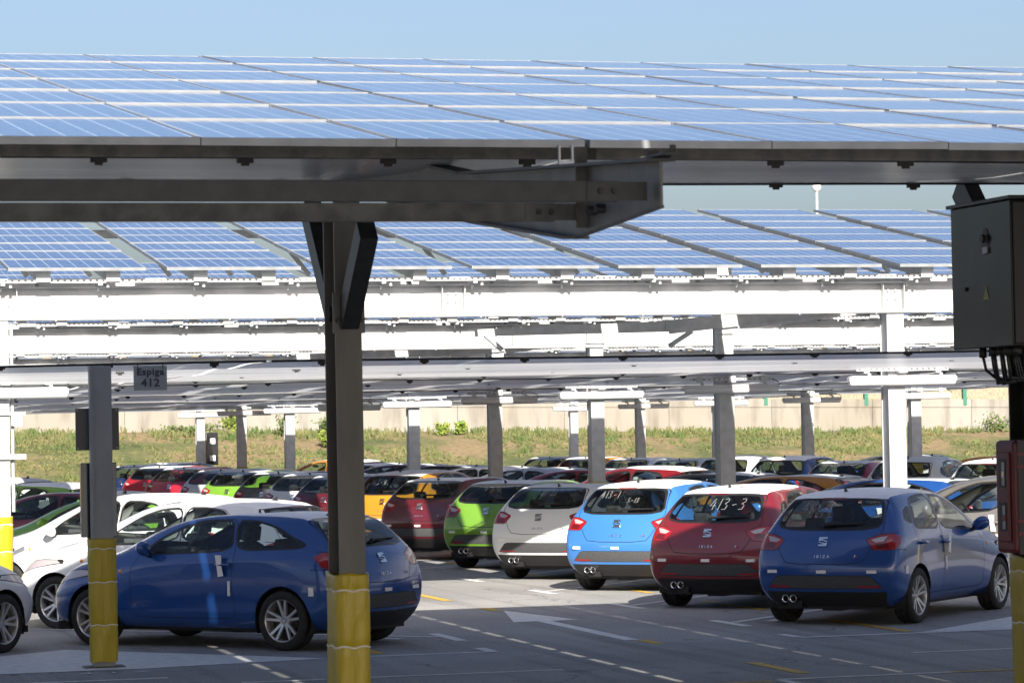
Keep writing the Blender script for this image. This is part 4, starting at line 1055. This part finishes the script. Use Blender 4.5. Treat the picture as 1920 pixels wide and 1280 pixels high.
# tapered rafter on that post
t = thing('tapered_rafter', (UF, 12.49, 3.3), 'tapered steel rafter end sticking out below the near solar roof', 'rafter')
o0 = Vector((UF, 12.49, 3.3))
webp = [(0, -.165), (.0, .02), (3.18, .23), (12.5, 1.55), (12.5, 1.25), (2.93, -.03), (1.27, -.215)]
wb = MB(); wb.prism(webp, -.006, .006, 'YZ'); wb.build('web', M['post_grey'], t)
fl = MB(); fl.bar((0, .0, .028), (0, 3.18, .238), .13, .014); fl.bar((0, 3.19, .239), (0, 12.5, 1.558), .13, .014); fl.build('top_flange', M['dark_steel'], t)
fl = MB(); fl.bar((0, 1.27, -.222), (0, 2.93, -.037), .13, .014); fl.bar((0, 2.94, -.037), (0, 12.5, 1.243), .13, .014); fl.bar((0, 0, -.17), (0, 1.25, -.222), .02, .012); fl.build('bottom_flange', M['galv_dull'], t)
MB().box(-.062, -.007, 1.05, 1.065, -.19, .18).build('stiffener', M['galv_dull'], t)
for y, z in ((.80, -.12), (.92, -.12), (.86, -.03)): MB().lathe([(-.05, 0), (-.05, .022), (-.007, .022)], 'X', 8, (0, y, z)).build('bolt', M['black'], t)
sp = MB(); sp.box(-.03, .06, -.10, .22, .042, .052); sp.tube([(.03, -.07, .03), (.03, -.07, .085)], .014, 8); sp.tube([(.0, .10, .04), (.0, .10, .075)], .03, 8); sp.build('end_bracket', M['dark_steel'], t)
def cross_beam(v, z0, h, label, mt, uend, zs=0.):
    t = thing('cross_beam', (uend, v, z0), label, 'beam', 'dark beams under the near roof')
    b_ = MB(); b_.box(-8.5, -.14, 0, .05, 0, h); b_.build('channel', M[mt], t, False, .004)
    e_ = MB(); e_.box(-.28, -.012, -.006, -.001, .004, h - .004); e_.build('end_cleat', M[mt], t)
    bo = MB()
    for x in (-.16, -.22): bo.lathe([(-.022, 0), (-.022, .013), (-.007, .013)], 'Y', 8, (x, 0, h * .5))
    bo.build('bolts', M['black'], t)
    return t
cross_beam(12.62, 3.160, .089, 'upper dark beam running left from the rafter tip', 'dark_steel', UF - .012)
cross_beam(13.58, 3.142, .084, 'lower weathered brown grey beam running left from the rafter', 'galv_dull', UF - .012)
t = thing('panel_clamp', (UF + .45, 15.42, 3.60), 'pale steel clamp under the seam of the near solar roofs', 'clamp')
k = MB(); k.box(-.04, -.03, -.02, .0, -.02, .06); k.box(.03, .04, -.02, 0, -.02, .06); k.box(-.04, .04, -.022, 0, -.055, -.02); k.build('plate', M['galv'], t)

# sign post with the bay sign
t = thing('sign_post', (4.14, 29.53, 0), 'slim blue grey post with yellow wrapped foot standing left of the blue coupe', 'post')
MB().box(-.105, .105, -.05, .05, 0, 2.86).build('shaft', M['post_blue'], t, False, .008); MB().box(-.105, -.075, -.062, -.0505, 0, 2.86).build('edge_strip', M['post_blue'], t)
MB().box(-.19, .19, -.14, .14, 0, .012).build('base_plate', M['galv_dull'], t)
wrap(t, 1.225, .20, .16, .06)
t2 = thing('mounting_plate', (4.14, 29.62, 2.06), 'small dark square plate behind the top of the sign post', 'plate', 'dark plates on the sign post')
MB().box(-.225, .19, 0, .012, -.0, .40).build('plate', M['panel_dark'], t2)
bb = MB()
for x in (-.205, .17):
    for z in (.02, .38): bb.lathe([(-.006, 0), (-.006, .008), (0, .008)], 'Y', 6, (x, 0, z))
bb.build('screws', M['alu'], t2)
t2 = thing('mounting_plate', (4.14, 29.62, 1.23), 'tall polished dark plate lower on the sign post', 'plate', 'dark plates on the sign post')
MB().box(-.18, .16, 0, .10, 0, .71).build('plate', M['mirrorplate'], t2, False, .006)
t = thing('bay_sign', (4.62, 29.5, 2.62), 'grey blue sign reading Espiga 412 hanging from the net edge', 'sign')
MB().box(-.16, .16, -.005, .005, 0, .235).build('plate', M['sign'], t)
o = link('lettering', text_mesh("Espiga", .088, .002, 1.12, .0028), M['signtext'], t); o.location = (0, -.008, .175); o.rotation_euler.x = math.pi / 2; o.scale.x = 1.08
o = link('lettering', text_mesh("412", .105, .002, 1.05, .0025), M['signtext'], t); o.location = (0, -.008, .07); o.rotation_euler.x = math.pi / 2; o.scale.x = 1.1
hk = MB()
for x in (-.12, .12): hk.tube([(x, -.008, .20), (x, -.008, .262)], .004, 5)
hk.build('hook', M['wire'], t)

# right hand post, inverter cabinet and extinguisher box
UP = 8.775
t = column(UP, 18.8, 3.65, 'nearly black post with yellow wrapped foot at right picture edge', 'foreground posts', b=.165, d=.32, mt='blacksteel', wraph=1.30, head=False)  # grey steel post, its deep shade put into the black tone
for s_ in (-1, 1):
    st = MB(); st.bar((0, s_ * .15, 2.95), (0, s_ * 1.0, 3.66 + s_ * .15), .20, .11, upv=(1, 0, 0)); st.build('strut', M['dark_steel'], t)
t = thing('inverter_cabinet', (8.27, 17.95, 2.655), 'big dark grey steel cabinet with cables below at upper right', 'cabinet')
MB().box(0, .85, 0, .93, 0, .925).build('case', M['cab_grey'], t, False, .008)
MB().box(.012, .84, -.022, -.001, .015, .91).build('door', M['blacksteel'], t, False, .006)
MB().box(-.02, .87, -.03, .96, .926, .95).build('rain_hood', M['blacksteel'], t, False, .004)
lv_ = MB()
for i in range(9): lv_.box(.16, .42, -.036, -.023, .20 + i * .024, .214 + i * .024)
lv_.build('vent', M['black'], t)
ha = MB(); ha.prism(chaikin([(.33, .60), (.33, .72), (.355, .765), (.41, .765), (.435, .72), (.435, .60)], 1), -.004, -.0005, 'YZ'); hb = ha.build('handle_recess', M['black'], t)
MB().box(-.014, -.004, .335, .405, .605, .645).build('lock_label', M['alu'], hb); MB().tube([(-.012, .385, .70), (-.03, .385, .70)], .028, 10).build('knob', M['black'], hb)
MB().prism([(.345, .31), (.425, .31), (.385, .40)], -.004, -.0005, 'YZ').build('warning_label', M['warning'], t)
MB().tube([(-.012, .70, .39), (0, .70, .39)], .014, 8).build('door_lock', M['black'], t)
rnc = random.Random(3)
for i in range(13):
    x = .03 + .10 * rnc.random(); y = .08 + .042 * i; e_ = .30 + .1 * rnc.random()
    cb = MB(); tx_ = UP - 8.27 - .02
    cb.tube([(x, y, -.0), (x, y, -.05)], .022, 8); cb.tube([(x, y, -.04), (x + .01, y, -.12), (x + .07, y + .10, -.18 - .05 * rnc.random()), (x + .22, y + .22, -.205), (tx_ - .06, .70, -.14), (tx_, .80, -.04)], .009, 6); cb.build('cable', M['wire'], t, True)
cb = MB(); cb.tube([(.04, .55, 0), (.04, .55, -.06)], .026, 8); cb.tube([(.04, .55, -.05), (.06, .55, -.14), (.2, .6, -.23), (.42, .7, -.20), (.5, .76, -.1)], .010, 6); cb.build('cable', M['wire'], t, True)
t = thing('extinguisher_box', (8.44, 18.35, 1.33), 'maroon plastic extinguisher box with two small windows at right edge', 'box')
MB().box(0, .24, 0, .30, 0, .73).build('case', M['red_box'], t, False, .03)
MB().box(-.014, -.0005, .055, .245, .075, .655).build('raised_panel', M['red_box'], t, False, .008)
for z in (.16, .44):
    rc = MB().box(-.0175, -.0145, .10, .20, z - .015, z + .17).build('window', M['black'], t); MB().box(-.0195, -.018, .11, .15, z, z + .15).build('window_pane', M['alu'], rc); MB().box(-.0215, -.020, .112, .148, z + .05, z + .09).build('red_mark', M['redlens'], rc)
MB().box(.02, .30, -.02, -.001, -.01, .74).build('shaded_front', M['blacksteel'], t, False, .01)  # black sheet stands for the shade on the front of the maroon box
for z in (.12, .20, .55, .63): MB().box(.01, .12, -.032, -.0205, z, z + .022).build('latch', M['red_box'], t)

# lamp post behind the roofs
t = thing('lamp_post', (43.9, 113, 0), 'thin pale lamp post with a white globe behind the solar roofs', 'lamp post')
MB().tube([(0, 0, 0), (0, 0, 11.2)], [.09, .05], 8).build('pole', M['galv'], t, True)
k = MB(); k.lathe([(11.1, .05), (11.16, .13), (11.25, .18), (11.36, .17), (11.44, .10), (11.5, 0)], 'Z', 14); k.build('lamp_globe', M['lamp_glass'], t, True)
# ------------------------------------------------------------------ the parked cars
five = make_car('five', FIVE, 0.); three = make_car('three', THREE, .05)
_used = set()
def recolor(root, pname, film=True):
    for o in [root] + list(root.children_recursive):
        for s_ in o.material_slots:
            if s_.material is None: continue
            if s_.material.name.startswith('car_paint_slot'): s_.link = 'OBJECT'; s_.material = P[pname]
            elif not film and s_.material == M['film']: s_.link = 'OBJECT'; s_.material = P[pname]
GROUP = {'R': 'cars parked right of the centre aisle', 'L': 'cars parked left of the centre aisle', 'M': 'cars parked nose to nose behind the right row', 'F': 'cars in the far row seen from behind', 'X': 'cars at the edge of the car park'}
CARS = []
def place(kind, col, u, v, side, label, film=True, writing=None, turn=0):
    src = five if kind == 5 else three
    CARS.append((src, col, u, v, side, label, film, writing, turn))
def commit():
    made = []
    for src, *_ in CARS:
        made.append(copy_tree(src) if src in _used else src); _used.add(src)
    for c_, (src, col, u, v, side, label, film, writing, turn) in zip(made, CARS):
        c_.location = (u, v, 0); c_.rotation_euler.z = R(-45) if side in 'RFX' else R(45)
        c_.rotation_euler.z += R(turn)
        c_['label'] = label; c_['category'] = 'car'; c_['group'] = GROUP[side]
    for c_, (src, col, u, v, side, label, film, writing, turn) in zip(made, CARS): recolor(c_, col, film)
    for c_, (src, col, u, v, side, label, film, writing, turn) in zip(made, CARS):
        if not writing: continue
        rw = [o for o in c_.children if o.name.split('.')[0] == 'rear_window'][0]
        sf = SURF['five' if src is five else 'three']
        for txt, h, x, z in writing:
            handwriting(txt, h, lambda a, b_: sf(a, b_, .006), x, z).build('marker_writing', M['marker'], rw)
# (doors, colour, u, v) down the row right of the aisle, nearest first
RV = [(12.13, 31.35), (12.0, 34.78), (12.23, 39.08), (12.18, 42.67), (12.42, 46.46), (12.33, 50.4), (12.6, 54.3), (12.1, 57.0), (12.1, 59.9), (12.1, 63.1), (12.1, 67.1), (12.1, 69.85), (12.1, 74.95), (12.1, 78.75), (12.1, 83.05)]
RR = [(5, 'blue', 'metallic blue five door hatchback nearest on the right with its side in view'), (5, 'red', 'dark red five door hatchback between the blue and the light blue cars'),
      (5, 'lightblue', 'light blue hatchback with white film on its roof'), (3, 'white', 'white hatchback between the light blue and lime green cars'), (3, 'green', 'lime green hatchback beside the burgundy one, nearer of the two green cars'),
      (3, 'burgundy', 'burgundy hatchback between the lime green and the orange cars'), (5, 'orange', 'mustard orange hatchback just right of the foreground post'), (3, 'burgundy', 'burgundy hatchback mostly hidden behind the foreground post'),
      (3, 'white', 'white hatchback just left of the foreground post in the right row'), (3, 'grey', 'dark grey hatchback between a white and a lime green car'), (3, 'green', 'farther lime green hatchback beside the dark grey one'),
      (3, 'silver', 'silver white hatchback between the far green and red ones'), (3, 'brightred', 'red hatchback, second from the far end by the sign post'), (3, 'brightred', 'red hatchback near the far end beside the navy one'), (3, 'navy', 'navy hatchback at the far end beside the sign post')]
WRIT = {0: [('412-1', .11, -.36, 1.20), ('0-5', .05, -.12, 1.16)], 1: [('413-3', .13, -.08, 1.17)], 2: [('413-1', .09, -.38, 1.23), ('5-13', .06, .05, 1.17)], 3: [('413-25', .06, -.12, 1.20)], 4: [('4', .11, .35, 1.21)], 6: [('413-3', .09, -.38, 1.20)], 10: [('41351', .07, -.05, 1.19)]}
for i, (d_, c_, lab) in enumerate(RR): place(d_, c_, *RV[i], 'R', lab, True, WRIT.get(i))
place(3, 'navy', 13.6, 87.5, 'X', 'navy hatchback roof peeping over the far end of the right row')
# left row
LL = [(3, 'blue', 7.22, 30.75, 'blue three door coupe side on in the left foreground'), (5, 'white', 7.3, 33.9, 'white hatchback right behind the blue coupe'), (5, 'white', 7.2, 38.0, 'second white hatchback behind the blue coupe, with white mirror by the sign post'),
      (3, 'green', 7.5, 41.2, 'lime green hatchback in the left row with green mirror'), (3, 'red', 7.3, 45.4, 'red hatchback in the left row seen from the side'), (5, 'green', 7.2, 49.2, 'farther green hatchback in the left row behind the red one'),
      (3, 'white', 7.2, 53.0, 'white roofed hatchback far down the left row'), (5, 'silver', 7.2, 56.8, 'silver hatchback at the far end of the left row')]
for d_, c_, u, v, lab in LL: place(d_, c_, u, v, 'L', lab, True, [('412', .12, -.42, 1.18)] if v < 31 else None, -3 if v < 31 else 0)
place(5, 'white', .62, 30.3, 'X', 'white car nose with front wheel at the left picture edge')
# middle double row
MMv = [(5, 'taupe', 37.2, 'taupe grey car without roof film behind the right blue one', False), (3, 'blue', 41.2, 'blue hatchback behind a white column and the taupe car', True), (3, 'orange', 45.5, 'mustard orange hatchback seen from the side behind the red one', True),
       (3, 'black', 49.3, 'black hatchback between the orange and red ones', True), (5, 'red', 53.0, 'dark red hatchback right of a grey column in the middle row', True), (3, 'brightred', 56.7, 'bright red hatchback left of a grey column in the middle row', True),
       (3, 'silver', 60.4, 'silver hatchback in the middle row behind the white one', True), (3, 'white', 64.0, 'white hatchback far along the middle row', True), (3, 'black', 67.8, 'farther black hatchback in the middle row', True),
       (3, 'burgundy', 71.6, 'burgundy hatchback far along the middle row', True), (3, 'white', 75.3, 'white hatchback almost last in the middle row', True), (5, 'orange', 79.0, 'orange hatchback last in the middle row', True)]
for d_, c_, v, lab, f_ in MMv: place(d_, c_, 18.5, v - .53, 'M', lab, f_)
FF = [(5, 'white', 52.4, 'white hatchback beside the red box in the far row'), (5, 'white', 56.4, 'white hatchback behind the bright column in the far row'), (3, 'brightred', 59.8, 'red hatchback in the far row next to the blue one'), (5, 'blue', 63.3, 'blue hatchback in the far row'),
      (5, 'white', 66.9, 'white hatchback directly behind a grey column in the far row'), (3, 'white', 70.5, 'white hatchback mid far row, second of three whites'), (3, 'white', 74.3, 'white hatchback beside the orange one in the far row'), (3, 'orange', 78.3, 'mustard orange hatchback in the far row beside the red end one'), (3, 'red', 81.7, 'dark red hatchback at the left end of the far row')]
for d_, c_, v, lab in FF: place(d_, c_, 23.4, v, 'F', lab)
for d_, c_, u, v, lab in ((3, 'orange', 30.0, 62.5, 'mustard orange hatchback at the far right edge of the car park'), (3, 'orange', 30.0, 58.6, 'second orange hatchback at the far right, half hidden by the red box'), (3, 'white', 30.0, 68.2, 'white hatchback roof behind the red one of the far row')):
    place(d_, c_, u, v, 'M', lab)
commit()
